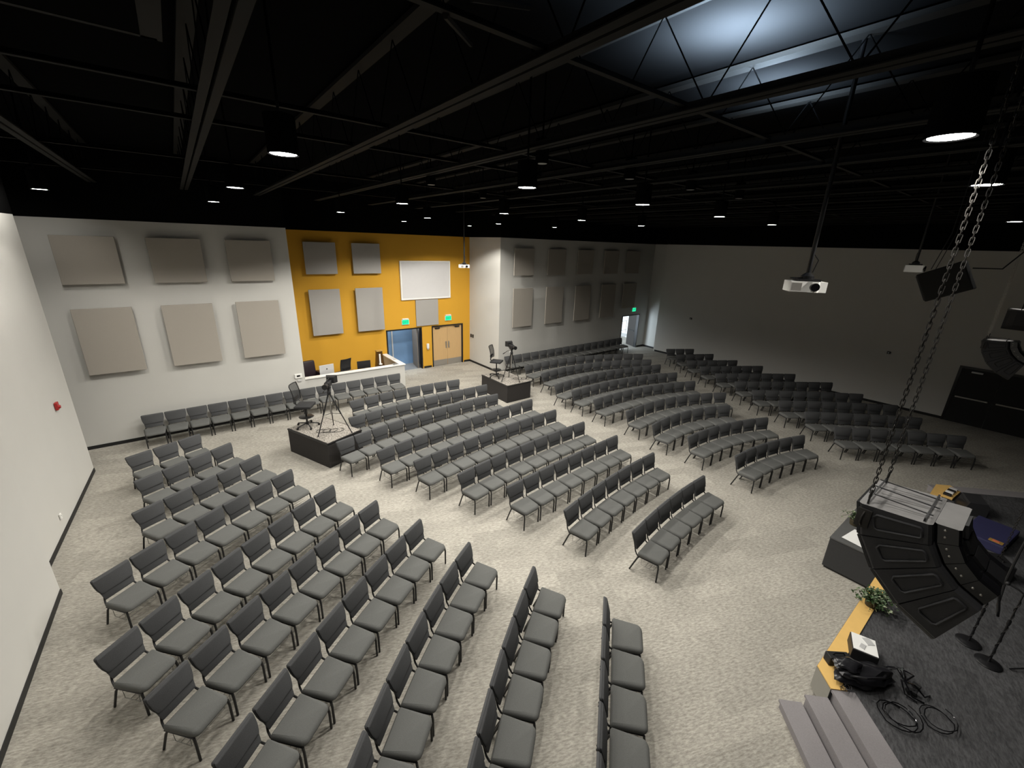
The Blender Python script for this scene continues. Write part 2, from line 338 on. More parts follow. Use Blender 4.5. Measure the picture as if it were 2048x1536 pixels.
# ---- stage: carpeted deck with plywood edging, corner cuts at 45 degrees
SZ = 0.46
def off(p, d): return (p[0] + d[0], p[1] + d[1])
cL, cR = (6.19, 0.745), (14.45, 0.745)
c45 = math.sqrt(.5)
def cutpt(c, s, k): return (c[0] + s * k * c45, c[1] - k * c45)
L0, R0 = cutpt(cL, -1, 0.33), cutpt(cR, 1, 0.33)          # where the steps begin on each cut
L1, R1 = cutpt(cL, -1, 2.9), cutpt(cR, 1, 2.9)
ins = 0.30
L0i, L1i = (L0[0] + ins * c45, L0[1] - ins * c45), (L1[0] + ins * c45, L1[1] - ins * c45)
R0i, R1i = (R0[0] - ins * c45, R0[1] - ins * c45), (R1[0] - ins * c45, R1[1] - ins * c45)
deck = [cL, L0, L0i, L1i, L1, (3.9, -8.9), (17.2, -8.9), R1, R1i, R0i, R0, cR]
m = MB(); m.prism(deck, 0.09, SZ); stg = struct(m.obj('stage', [STAGE_CARPET]))
m = MB(); m.prism([off(p, (0, 0)) for p in [(6.28, .68), (5.98, .38), (6.2, .1), (8, -.4), (12, -.4), (14.4, .1), (14.66, .38), (14.36, .68)]], 0, 0.09); struct(m.obj('trim_2', BASEB))
m = MB(); W = .20
m.prism([cL, (cL[0] + .085, cL[1] - W), (cR[0] - .085, cR[1] - W), cR], SZ, SZ + .018)
m.prism([cL, L0, (L0[0] + W * c45, L0[1] - W * c45), (cL[0] + .085, cL[1] - W)], SZ, SZ + .018)
m.prism([cR, R0, (R0[0] - W * c45, R0[1] - W * c45), (cR[0] - .085, cR[1] - W)], SZ, SZ + .018)
struct(m.obj('trim_3', PLY))
m = MB(); m.quad((cL[0], cL[1] + .004, .09), (cR[0], cR[1] + .004, .09), (cR[0], cR[1] + .004, SZ), (cL[0], cL[1] + .004, SZ))
k = .003; m.quad((cL[0] - k, cL[1] + k, .09), (L0[0] - k, L0[1] + k, .09), (L0[0] - k, L0[1] + k, SZ), (cL[0] - k, cL[1] + k, SZ)); struct(m.obj('trim_4', mat('stage_face_taupe', (0.26, 0.25, 0.22), 0.9, var=0.06)))
def stage_steps(A0, A1, sx, label):
    """three carpeted treads running along the cut from A0 to A1; the lowest lies furthest from the deck"""
    t = thing('stage_steps', label, 'steps', (A0[0], A0[1], 0))
    o = (-sx * c45, c45) if sx > 0 else (c45, c45)          # outwards, away from the deck
    o = (-c45, c45) if sx > 0 else (c45, c45)
    dx, dy = A1[0] - A0[0], A1[1] - A0[1]; run = .295; g = .004
    for i, z in enumerate((SZ + .004, SZ * 2 / 3, SZ / 3)):
        a, b = -ins + g + i * run + (0 if i == 0 else 0), -ins + (i + 1) * run
        q = [(o[0] * a, o[1] * a), (dx + o[0] * a, dy + o[1] * a), (dx + o[0] * b, dy + o[1] * b), (o[0] * b, o[1] * b)]
        m = MB(); m.prism(q, z - .035, z); m.obj('tread', STEPC, t)
        a2 = b - .03; q = [(o[0] * (a + .002), o[1] * (a + .002)), (dx + o[0] * (a + .002), dy + o[1] * (a + .002)), (dx + o[0] * a2, dy + o[1] * a2), (o[0] * a2, o[1] * a2)]
        m = MB(); m.prism(q, 0, z - .036); m.obj('riser', STEPC, t)
    return t
stage_steps(L0, L1, 1, 'grey carpeted stage steps in the near bottom corner of the stage')
stage_steps(R0, R1, -1, 'grey carpeted strip of steps on the far side of the stage')

# ================================================================== CHAIRS
def plan(hw_f, hw_b, yf, yb, rf, rb, ins):
    """seat outline seen from above, rounded corners; front is -Y"""
    pts = []
    for (cx, cy, r, a0) in ((hw_b - rb, yb - rb, rb, 0), (-(hw_b - rb), yb - rb, rb, 90), (-(hw_f - rf), yf + rf, rf, 180), (hw_f - rf, yf + rf, rf, 270)):
        for k in range(5):
            a = R(a0 + 90 * k / 4); pts.append((cx + max(r - ins, .004) * math.cos(a), cy + max(r - ins, .004) * math.sin(a)))
    return pts
def seat_mesh(m):
    loops = []
    for z, ins in ((.388, .03), (.394, .006), (.412, 0), (.440, 0), (.458, .010), (.468, .030), (.472, .058)):
        lp = []
        for x, y in plan(.236, .261, -.622, -.168, .078, .030, ins):
            f = max(0, min(1, (-y - .465) / .15)); lp.append((x, y, z - .030 * f * f * (1 if z > .43 else .3) + (.004 if z > .45 else 0)))
        loops.append(lp)
    m.loft(loops)
def by(z): return -.006 - (.84 - z) * .30           # lean of the back: further forward lower down
BH = ((.478, .205), (.52, .213), (.60, .224), (.655, .244), (.72, .257), (.82, .263), (.836, .259), (.846, .240), (.9, .2))
def back_half(z):
    for (za, a), (zb, b) in zip(BH, BH[1:]):
        if za <= z <= zb: return a + (b - a) * (z - za) / (zb - za)
    return .2
def slab_loops(zs, hw, y0, y1, ins):
    """closed outlines in the XZ plane stacked along Y to make a soft slab that follows the lean"""
    def outline(i, dy):
        R_, L_ = [], []
        for z in zs:
            zz = z + (i if z == zs[0] else (-i if z == zs[-1] else 0)); w = hw(z) - i
            R_.append((w, by(zz) + dy, zz)); L_.append((-w, by(zz) + dy, zz))
        return R_ + L_[::-1]
    return [outline(ins, y0), outline(0, y0 - .010 if y1 < y0 else y0 + .010), outline(0, y1 + .010 if y1 < y0 else y1 - .010), outline(ins, y1)]
BZ = [.478, .52, .60, .655, .72, .77, .82, .836, .846]
PZ = [.590, .600, .63, .70, .78, .822, .838]
def back_mesh(m): m.loft(slab_loops(BZ, back_half, .012, -.026, .012))
def cushion_mesh(m):
    def hw(z): return {.590: .190, .600: .214}.get(z, back_half(z) - .008)
    lo = slab_loops(PZ, hw, -.018, -.046, .016); m.loft(lo)
def leg_f(m, s): m.tube([(s * .226, -.575, .375), (s * .230, -.588, .30), (s * .230, -.585, .004)], .0155, 7)
def leg_r(m, s): m.tube([(s * .236, -.205, .375), (s * .243, -.175, .33), (s * .246, -.052, .004)], .0155, 7)
def seat_frame(m):
    for s in (-1, 1): m.tube([(s * .224, -.58, .378), (s * .240, -.165, .378)], .015, 6)
    m.tube([(-.228, -.55, .378), (.228, -.55, .378)], .010, 6); m.tube([(-.236, -.20, .376), (.236, -.20, .376)], .010, 6)
def back_frame(m):
    side = lambda s: [(s * .232, -.215, .376), (s * .230, -.150, .392), (s * .214, -.108, .44), (s * .190, by(.52) + .024, .52), (s * .185, by(.70) + .026, .70)]
    m.tube(side(-1) + side(1)[::-1], .013, 7)
def rack(m):
    for y in (-.50, -.42, -.34): m.tube([(-.225, y, .21), (.225, y, .21)], .004, 5)
    for s in (-1, 1): m.tube([(s * .220, -.51, .37), (s * .222, -.50, .21), (s * .225, -.26, .21), (s * .225, -.25, .37)], .004, 5)
CH = 'charcoal padded chair'
def chair_proto():
    t = thing('stacking_chair', '', 'chair')
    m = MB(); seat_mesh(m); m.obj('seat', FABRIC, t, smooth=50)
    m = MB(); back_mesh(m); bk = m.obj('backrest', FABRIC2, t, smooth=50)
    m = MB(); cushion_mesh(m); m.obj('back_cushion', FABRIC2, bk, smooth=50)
    for s in (-1, 1):
        m = MB(); leg_f(m, s); m.obj('leg', FRAME, t, smooth=50)
        m = MB(); leg_r(m, s); m.obj('leg', FRAME, t, smooth=50)
    m = MB(); seat_frame(m); m.obj('seat_frame', FRAME, t, smooth=50)
    m = MB(); back_frame(m); m.obj('back_frame', FRAME, t, smooth=50)
    m = MB(); rack(m); m.obj('book_rack', WIRE, t, smooth=50)
    return t
def chair_far_proto():
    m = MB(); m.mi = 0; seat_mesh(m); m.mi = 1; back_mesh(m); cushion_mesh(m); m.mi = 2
    for s in (-1, 1): leg_f(m, s); leg_r(m, s)
    seat_frame(m); back_frame(m); m.mi = 3; rack(m)
    return m.mesh('stacking_chair', [FABRIC, FABRIC2, FRAME, WIRE], 50)
CHAIRS = {
'A1': [(-1.562,12.792,24.0),(-1.057,13.017,24.0),(-0.552,13.242,24.0)],
'A2': [(-1.345,11.368,28.7),(-0.872,11.629,29.0),(-0.399,11.892,29.2),(0.073,12.156,29.4)],
'A3': [(-1.303,9.946,29.7),(-0.834,10.215,29.9),(-0.365,10.485,30.0),(0.103,10.756,30.2),(0.570,11.029,30.3)],
'A4': [(-1.698,8.125,36.6),(-1.259,8.442,35.0),(-0.811,8.746,33.4),(-0.355,9.038,31.8),(0.109,9.317,30.2),(0.581,9.583,28.6),(1.060,9.835,27.0)],
'A5': [(-1.496,6.405,40.9),(-1.076,6.758,39.2),(-0.645,7.098,37.4),(-0.203,7.425,35.7),(0.248,7.739,33.9),(0.708,8.038,32.1),(1.178,8.323,30.4),(1.656,8.593,28.6)],
'A6': [(-0.971,5.405,38.9),(-0.542,5.741,37.3),(-0.103,6.065,35.7),(0.344,6.376,34.1),(0.800,6.675,32.4),(1.264,6.961,30.8),(1.736,7.234,29.2),(2.215,7.493,27.6)],
'A7': [(-0.401,4.205,41.4),(0.010,4.557,39.7),(0.431,4.897,38.0),(0.863,5.223,36.2),(1.304,5.536,34.5),(1.755,5.835,32.7),(2.215,6.120,30.9),(2.683,6.391,29.2)],
'A8': [(0.573,3.252,45.9),(0.959,3.633,43.5),(1.360,3.997,41.0),(1.776,4.343,38.5),(2.207,4.671,36.0),(2.651,4.979,33.5),(3.109,5.268,31.0)],
'A9': [(1.524,2.483,41.6),(1.935,2.836,39.8),(2.356,3.176,38.1),(2.787,3.503,36.3),(3.228,3.816,34.5),(3.678,4.116,32.8)],
'B1': [(4.009,13.673,10.7),(4.552,13.764,8.3),(5.098,13.832,5.9),(5.646,13.877,3.5),(6.196,13.898,1.0),(6.746,13.896,-1.4),(7.295,13.872,-3.8),(7.843,13.824,-6.1)],
'B2': [(3.564,12.292,9.0),(4.099,12.372,8.0),(4.635,12.443,7.1),(5.172,12.505,6.1),(5.711,12.558,5.2),(6.250,12.603,4.2),(6.790,12.638,3.3),(7.330,12.664,2.3),(7.871,12.682,1.4),(8.412,12.690,0.4)],
'B3': [(2.780,10.861,15.8),(3.304,11.002,14.2),(3.832,11.128,12.6),(4.363,11.239,11.0),(4.897,11.335,9.4),(5.433,11.416,7.8),(5.972,11.482,6.2),(6.512,11.533,4.6),(7.053,11.569,3.0),(7.595,11.589,1.4),(8.138,11.595,-0.2)],
'B4': [(3.474,9.751,11.7),(4.005,9.857,10.9),(4.537,9.956,10.1),(5.070,10.047,9.3),(5.605,10.130,8.5),(6.140,10.207,7.7),(6.677,10.275,6.9),(7.214,10.336,6.1),(7.753,10.390,5.3),(8.292,10.436,4.5),(8.831,10.475,3.7)],
'B5': [(4.024,8.737,11.4),(4.555,8.839,10.3),(5.088,8.931,9.2),(5.623,9.013,8.1),(6.159,9.084,7.0),(6.697,9.145,5.9),(7.235,9.195,4.8),(7.775,9.235,3.7),(8.315,9.264,2.6),(8.856,9.283,1.4)],
'B6': [(4.603,7.598,10.7),(5.136,7.693,9.6),(5.670,7.778,8.4),(6.206,7.852,7.2),(6.743,7.914,6.1),(7.282,7.966,4.9),(7.821,8.007,3.7),(8.362,8.037,2.6),(8.902,8.056,1.4)],
'B7': [(5.213,6.493,7.3),(5.750,6.559,6.7),(6.288,6.619,6.0),(6.826,6.673,5.4),(7.365,6.721,4.8),(7.904,6.763,4.2),(8.444,6.799,3.5),(8.984,6.830,2.9)],
'B8': [(5.662,5.148,12.7),(6.203,5.261,10.9),(6.748,5.358,9.2),(7.295,5.438,7.4),(7.844,5.500,5.6),(8.395,5.546,3.9),(8.947,5.575,2.1)],
'B9': [(6.257,3.886,10.9),(6.790,3.979,8.9),(7.325,4.053,6.9),(7.864,4.109,4.9),(8.403,4.146,2.9),(8.944,4.164,0.9)],
'W1': [(-1.374,15.683,1.6),(-0.833,15.697,1.4),(-0.292,15.710,1.3),(0.249,15.722,1.2),(0.790,15.732,1.1),(1.331,15.742,0.9),(1.873,15.750,0.8),(2.414,15.757,0.7),(2.955,15.763,0.5),(3.496,15.767,0.4),(4.037,15.771,0.3),(4.579,15.773,0.2),(5.120,15.774,0.0),(5.661,15.773,-0.1),(6.202,15.772,-0.2)],
'C1': [(11.769,13.948,8.0),(12.311,14.010,5.1),(12.855,14.044,2.0),(13.400,14.048,-1.3),(13.944,14.020,-4.7),(14.486,13.958,-8.2),(15.023,13.863,-11.9),(15.552,13.734,-15.5),(16.072,13.571,-19.2),(16.581,13.375,-22.8),(17.077,13.148,-26.4),(17.558,12.892,-29.8),(18.023,12.608,-33.0)],
'C2': [(11.663,12.702,9.6),(12.200,12.777,6.4),(12.740,12.822,3.0),(13.282,12.833,-0.6),(13.824,12.810,-4.3),(14.363,12.751,-8.1),(14.896,12.657,-12.0),(15.422,12.526,-15.8),(15.939,12.361,-19.6),(16.443,12.163,-23.3),(16.934,11.933,-26.9),(17.410,11.673,-30.3)],
'C3': [(11.084,11.246,9.2),(11.621,11.322,7.0),(12.161,11.377,4.7),(12.703,11.411,2.3),(13.246,11.421,-0.1),(13.789,11.409,-2.5),(14.331,11.374,-5.0),(14.870,11.315,-7.5),(15.407,11.232,-10.0),(15.940,11.126,-12.5),(16.467,10.996,-15.0),(16.988,10.844,-17.5)],
'C4': [(11.136,10.343,5.1),(11.675,10.380,2.7),(12.216,10.393,0.2),(12.757,10.384,-2.3),(13.297,10.351,-4.8),(13.835,10.294,-7.3),(14.370,10.213,-9.9),(14.901,10.109,-12.4),(15.426,9.981,-14.9),(15.946,9.831,-17.3),(16.459,9.659,-19.8)],
'C5': [(11.137,9.253,3.8),(11.684,9.277,1.2),(12.231,9.275,-1.5),(12.778,9.248,-4.3),(13.323,9.194,-7.1),(13.864,9.113,-9.9),(14.401,9.005,-12.8),(14.931,8.871,-15.6),(15.455,8.711,-18.4),(15.970,8.526,-21.1)],
'C6': [(11.207,7.897,6.7),(11.775,7.944,2.8),(12.345,7.952,-1.3),(12.914,7.917,-5.7),(13.478,7.838,-10.2),(14.035,7.714,-14.9),(14.579,7.546,-19.5),(15.108,7.334,-24.0),(15.619,7.082,-28.4)],
'C7': [(11.009,6.750,7.8),(11.577,6.803,2.9),(12.147,6.807,-2.2),(12.716,6.759,-7.5),(13.277,6.657,-13.0),(13.826,6.503,-18.4),(14.358,6.298,-23.6)],
'C8': [(11.137,5.603,0.8),(11.678,5.594,-2.8),(12.217,5.549,-6.6),(12.752,5.469,-10.5),(13.280,5.352,-14.4),(13.800,5.200,-18.3),(14.307,5.014,-22.1)],
'C9': [(11.090,4.207,-0.6),(11.630,4.185,-4.2),(12.168,4.128,-7.9),(12.701,4.036,-11.7),(13.227,3.909,-15.4),(13.744,3.749,-19.0)],
'A10': [(2.486,1.595,39.0),(2.906,1.936,39.0),(3.327,2.276,39.0),(3.748,2.616,39.0),(4.169,2.956,39.0)],
'W2': [(11.997,15.720,0.0),(12.552,15.720,0.0),(13.107,15.720,0.0),(13.662,15.720,0.0),(14.217,15.720,0.0),(14.772,15.720,0.0),(15.327,15.720,0.0),(15.882,15.720,0.0),(16.437,15.720,0.0),(16.992,15.720,0.0),(17.547,15.720,0.0),(18.102,15.720,0.0),(18.657,15.720,0.0),(19.212,15.720,0.0),(19.767,15.720,0.0),(20.322,15.720,0.0)],
'D1': [(20.579,12.367,-30.4),(21.047,12.092,-30.4),(21.516,11.817,-30.4)],
'D2': [(19.921,11.373,-27.9),(20.399,11.120,-27.9),(20.877,10.867,-27.9),(21.355,10.614,-27.9)],
'D3': [(19.274,10.368,-29.4),(19.744,10.101,-29.9),(20.212,9.830,-30.3),(20.678,9.555,-30.7),(21.142,9.277,-31.1)],
'D4': [(18.789,9.419,-27.3),(19.268,9.166,-28.3),(19.742,8.906,-29.3),(20.211,8.637,-30.4),(20.675,8.359,-31.4),(21.135,8.073,-32.4)],
'D5': [(18.275,8.403,-30.9),(18.738,8.123,-31.6),(19.196,7.836,-32.3),(19.652,7.544,-33.0),(20.103,7.246,-33.8),(20.551,6.943,-34.5),(20.995,6.634,-35.2)],
'D6': [(17.831,7.327,-32.3),(18.287,7.037,-32.8),(18.741,6.742,-33.2),(19.192,6.444,-33.7),(19.641,6.141,-34.2),(20.086,5.835,-34.7),(20.530,5.525,-35.2),(20.970,5.211,-35.7)],
'D7': [(17.288,6.381,-35.9),(17.724,6.060,-36.8),(18.154,5.732,-37.7),(18.580,5.398,-38.6),(19.000,5.057,-39.5),(19.414,4.709,-40.5),(19.823,4.355,-41.4),(20.226,3.994,-42.3)],
'D8': [(16.859,5.264,-35.3),(17.297,4.946,-36.5),(17.728,4.620,-37.7),(18.153,4.285,-38.9),(18.570,3.941,-40.1),(18.981,3.588,-41.3),(19.383,3.227,-42.5),(19.778,2.857,-43.7)],
'D9': [(16.423,4.252,-38.4),(16.850,3.907,-39.6),(17.269,3.553,-40.8),(17.681,3.191,-41.9),(18.085,2.820,-43.1),(18.482,2.441,-44.3),(18.871,2.054,-45.5)],
'D10': [(15.701,3.184,-40.9),(16.106,2.826,-42.1),(16.504,2.459,-43.2),(16.894,2.085,-44.4),(17.277,1.703,-45.5),(17.652,1.313,-46.6),(18.020,0.916,-47.8)],
}

near0 = chair_proto(); far_me = chair_far_proto(); used = [False]
def place(x, y, deg, label, group, far):
    if far:
        o = bpy.data.objects.new('stacking_chair', far_me); COL.objects.link(o); o.location = (x, y, 0); o.rotation_euler = (0, 0, R(deg)); return tag(o, label, 'chair', group)
    if not used[0]:
        used[0] = True; near0.location = (x, y, 0); near0.rotation_euler = (0, 0, R(deg)); near0['label'] = label; near0['group'] = group; return near0
    return dup(near0, (x, y, 0), R(deg), label, group)
BLK = {'A': (10, 'row from stage, block by red alarm wall'), 'B': (9, 'row from stage, middle block below orange wall'),
       'C': (9, 'row from stage, curved block before far exit'), 'D': (10, 'row from stage, unlit block by grey wall')}
for key, lst in CHAIRS.items():
    b, num = key[0], int(key[1:]); n = len(lst)
    for i, (x, y, deg) in enumerate(lst):
        if b == 'W':
            lab = ('%s, %s from the white alcove corner, row against the far back wall' % (CH, ORD[i + 1])) if num == 2 else ('%s, %s from the tech desk corner, row along back wall and desk' % (CH, ORD[n - i]))
            grp = 'chairs along the far back wall' if num == 2 else 'chairs along the back wall and desk'
        else:
            tot, where = BLK[b]; kf = tot - num + 1
            seat = ORD[n - i] if b in 'AB' else ORD[i + 1]
            lab = '%s, %s from aisle, %s %s' % (CH, seat, ORD[kf], where)
            grp = '%s %s' % (ORD[kf], where)
        place(x, y, deg, lab, grp, b == 'D' or key in ('W2', 'C1', 'C2'))

# ================================================================== WALL FITTINGS
def panel(x0, x1, z0, z1, y, mt, label, group, th=.17):
    t = thing('acoustic_panel', label, 'acoustic panel', ((x0 + x1) / 2, y, (z0 + z1) / 2), 0, group); w, h = x1 - x0, z1 - z0
    m = MB(); m.box((0, -th + .025, 0), (w, .05, h), bev=.010); m.obj('fabric_face', mt, t)
    m = MB(); m.box((0, -(th - .05) / 2, 0), (w * .55, th - .056, h * .6)); m.obj('mounting_block', BLACKM, t)
GP = ['acoustic panels on the pale back wall', 'acoustic panels on the orange wall', 'acoustic panels on the shadowed far wall']
posn = ['nearest the left corner', 'in the middle', 'next to the orange wall']
for i, (x0, x1) in enumerate(((-2.45, -1.23), (-.60, .62), (1.22, 2.42))):
    panel(x0, x1, 4.64, 5.86, 15.918, PANEL, 'square taupe panel, upper row of pale back wall, ' + posn[i], GP[0])
    panel(x0, x1, 2.20, 4.01, 15.918, PANEL, 'tall taupe panel, lower row of pale back wall, ' + posn[i], GP[0])
for i, (x0, x1) in enumerate(((3.93, 5.13), (5.77, 6.95))):
    s = ('beside the pale wall', 'beside the white screen')[i]
    panel(x0, x1, 4.63, 5.85, 18.528, PANELG, 'square grey panel high on the orange wall, ' + s, GP[1])
    panel(x0, x1, 2.17, 4.03, 18.528, PANELG, 'tall grey panel low on the orange wall, ' + s, GP[1])
panel(8.55, 9.72, 2.14, 3.38, 18.528, PANELG, 'square grey panel under the white screen, between the two exit signs', GP[1], .06)
for i, x0 in enumerate((12.23, 14.30, 16.36, 18.43, 20.33)):
    panel(x0, x0 + 1.18, 4.62, 5.84, 15.918, PANEL, 'square taupe panel, %s from the white corner, upper row of far wall' % ORD[i + 1], GP[2])
    z0 = 2.20 if i < 4 else 2.62
    panel(x0, x0 + 1.18, z0, 4.04, 15.918, PANEL, 'tall taupe panel, %s from the white corner, lower row of far wall' % ORD[i + 1], GP[2])
t = thing('projection_screen', 'white framed projection screen mounted on the orange wall', 'screen', (9.13, 18.528, 4.28))
m = MB(); m.box((0, -.03, 0), (2.46, .03, 1.62)); m.obj('screen_surface', SCREENW, t)
m = MB()
for s in (-1, 1): m.box((s * 1.245, -.035, 0), (.065, .07, 1.74), bev=.006); m.box((0, -.035, s * .838), (2.43, .07, .065), bev=.006)
m.obj('screen_frame', WHITE, t)
def text_mesh(txt, size, name, mt, parent, loc, rot):
    cu = bpy.data.curves.new(name, 'FONT'); cu.body = txt; cu.size = size; cu.align_x = 'CENTER'; cu.align_y = 'CENTER'; cu.extrude = .002
    tmp = bpy.data.objects.new('tmp_text', cu); COL.objects.link(tmp); bpy.context.view_layer.update()
    me = bpy.data.meshes.new_from_object(tmp.evaluated_get(bpy.context.evaluated_depsgraph_get())); bpy.data.objects.remove(tmp)
    me.materials.clear(); me.materials.append(mt); o = bpy.data.objects.new(name, me); COL.objects.link(o); o.parent = parent; o.location = loc; o.rotation_euler = rot
    return o
for x, y, z, lab in ((8.0, 18.53, 2.39, 'green lit exit sign over the blue lobby doorway'), (10.27, 18.53, 2.41, 'green lit exit sign over the maple double doors'), (21.70, 15.92, 2.44, 'green lit exit sign over the far open exit')):
    t = thing('exit_sign', lab, 'exit sign', (x, y, z), 0, 'green exit signs')
    m = MB(); m.box((0, -.03, 0), (.36, .045, .24), bev=.006); m.box((0, -.04, .15), (.30, .07, .05), bev=.008); m.obj('housing', WHITE, t)
    m = MB(); m.box((0, -.056, 0), (.33, .006, .205)); m.obj('lit_face', EXITG, t)
    text_mesh('EXIT', .15, 'lettering', EXITD, t, (0, -.0605, 0), (R(90), 0, 0))
t = thing('hand_sanitizer_dispenser', 'white hand sanitizer dispenser on the orange column between the doors', 'dispenser', (9.10, 18.528, 1.12))
m = MB(); m.box((0, -.055, 0), (.12, .10, .25), bev=.03); m.obj('dispenser_body', WHITE, t, smooth=50)
m = MB(); m.box((0, -.06, -.15), (.07, .07, .05), bev=.01); m.obj('nozzle', ALU, t)
t = thing('light_switch_plate', 'two dark switch plates on the white alcove wall', 'switch', (11.548, 18.28, 1.42))
for dy in (-.09, .09): m = MB(); m.box((-.012, dy, 0), (.022, .11, .17), bev=.004); m.obj('switch_plate', BLACKPL, t)
t = thing('wall_outlet', 'small dark outlet box on wall behind the far camera stand', 'outlet', (12.25, 15.918, 1.2)); m = MB(); m.box((0, -.012, 0), (.10, .022, .14), bev=.004); m.obj('cover_plate', BLACKPL, t); m = MB(); m.box((.01, -.012, -.22), (.07, .022, .11), bev=.004); m.obj('cover_plate', WHITE, t)
t = thing('thermostat', 'white thermostat with dark display on pale wall by the desk', 'thermostat', (2.74, 15.918, 1.30)); m = MB(); m.box((0, -.02, 0), (.24, .035, .16), bev=.01); m.obj('housing', WHITE, t); m = MB(); m.box((0, -.04, .005), (.11, .006, .06)); m.obj('display', GLOSS, t); m = MB(); m.box((.02, -.02, -.17), (.13, .03, .07), bev=.006); m.obj('cover_plate', ALU, t)
t = thing('fire_alarm', 'red fire alarm on the pale left wall', 'fire alarm', (-2.700, 13.03, 2.25), R(-2.7))
m = MB(); m.box((.025, 0, 0), (.05, .14, .17), bev=.012); m.obj('alarm_body', RED, t); m = MB(); m.lathe([(.005, 0), (.04, 0), (.035, .03), (.005, .035)]); bmesh.ops.rotate(m.bm, cent=(0, 0, 0), matrix=Matrix.Rotation(R(90), 3, 'Y'), verts=m.bm.verts); bmesh.ops.translate(m.bm, vec=(.05, 0, -.02), verts=m.bm.verts); m.obj('sounder', RED, t, smooth=40)
t = thing('cable_outlet', 'small white outlet low on the left wall', 'outlet', (-2.785, 11.30, .42), R(-2.7)); m = MB(); m.box((.012, 0, 0), (.022, .075, .12), bev=.004); m.obj('cover_plate', WHITE, t); m = MB(); m.box((.03, 0, .02), (.012, .03, .03), bev=.003); m.obj('socket', WHITE, t)
for y, z in ((12.59, 2.32), (3.84, 2.21)):
    t = thing('wall_strobe', 'small dark strobe on the grey side wall, %s' % ('near the far corner' if y > 8 else 'near the black door'), 'strobe', (22.52 + (14.62 - y) * .01863, y, z)); m = MB(); m.box((-.03, 0, 0), (.05, .12, .10), bev=.01); m.obj('strobe_body', BLACKPL, t); m = MB(); m.ball((-.06, 0, 0), .03); m.obj('lens', ALU, t, smooth=True)

# ================================================================== TECH DESK behind the low wall
t = thing('tech_desk', 'long dark desk behind the low white ledge wall', 'desk', (4.9, 16.94, 0))
m = MB(); m.box((0, 0, .74), (3.6, .66, .04), bev=.006); m.obj('desk_top', mat('dark_desk_laminate', (0.05, 0.035, 0.025), 0.5, var=0.1), t)
for x in (-1.7, 0, 1.7): m = MB(); m.box((x, 0, .36), (.05, .6, .72)); m.obj('desk_leg', BLACKM, t)
t = thing('desktop_computer', 'silver all-in-one computer seen from behind on the tech desk', 'computer', (3.95, 16.92, .766), R(8))
m = MB(); m.box((0, 0, .33), (.56, .035, .40), bev=.012); m.obj('display', ALU, t); m = MB(); m.box((0, .02, .33), (.52, .004, .35)); m.obj('screen', GLOSS, t)
m = MB(); m.box((0, .0, .08), (.16, .012, .17)); m.box((0, .03, .006), (.20, .18, .012), bev=.003); m.obj('stand', ALU, t); m = MB(); m.ball((0, -.019, .36), .028, (1, .12, 1.05)); m.obj('emblem', BLACKPL, t)
t = thing('computer_monitor', 'black flat monitor on the tech desk near the ledge corner', 'monitor', (5.42, 16.95, .78), R(-4))
m = MB(); m.box((0, 0, .30), (.54, .03, .32), bev=.008); m.obj('display', BLACKPL, t); m = MB(); m.box((0, .02, .08), (.07, .03, .16)); m.box((0, .04, .006), (.22, .16, .012)); m.obj('stand', BLACKPL, t)
t = thing('sound_mixer', 'low dark mixing console on the tech desk', 'mixer', (4.67, 16.92, .764)); m = MB(); m.box((0, 0, .085), (.72, .46, .10), Matrix.Rotation(R(-6), 3, 'X'), bev=.01); m.obj('mixer_body', BLACKPL, t)
m = MB(); [m.box((-.3 + .075 * i, -.02, .142), (.02, .05, .02)) for i in range(9)]; m.obj('fader', ALU, t)
m = MB(); m.box((5.13, 17.14, .787), (.20, .22, .05), Matrix.Rotation(R(8), 3, 'Z')); tag(m.obj('paper_stack', PAPER), 'white stack of papers beside the mixing console', 'papers')
t = thing('armchair', 'dark leather armchair behind the desk beside pale wall', 'armchair', (3.52, 17.78, 0), R(10))
m = MB(); m.box((0, 0, .30), (.62, .66, .30), bev=.05); m.obj('seat', LEATHER, t, smooth=50)
m = MB(); m.box((0, .32, .80), (.66, .20, .86), Matrix.Rotation(R(-8), 3, 'X'), bev=.07); m.obj('backrest', LEATHER, t, smooth=50)
for s in (-1, 1): m = MB(); m.box((s * .38, 0, .48), (.16, .66, .62), bev=.05); m.obj('armrest', LEATHER, t, smooth=50)
for s in (-1, 1):
    for q in (-1, 1): m = MB(); m.cyl((s * .28, q * .26, 0), (s * .28, q * .26, .16), .02); m.obj('leg', BLACKM, t)
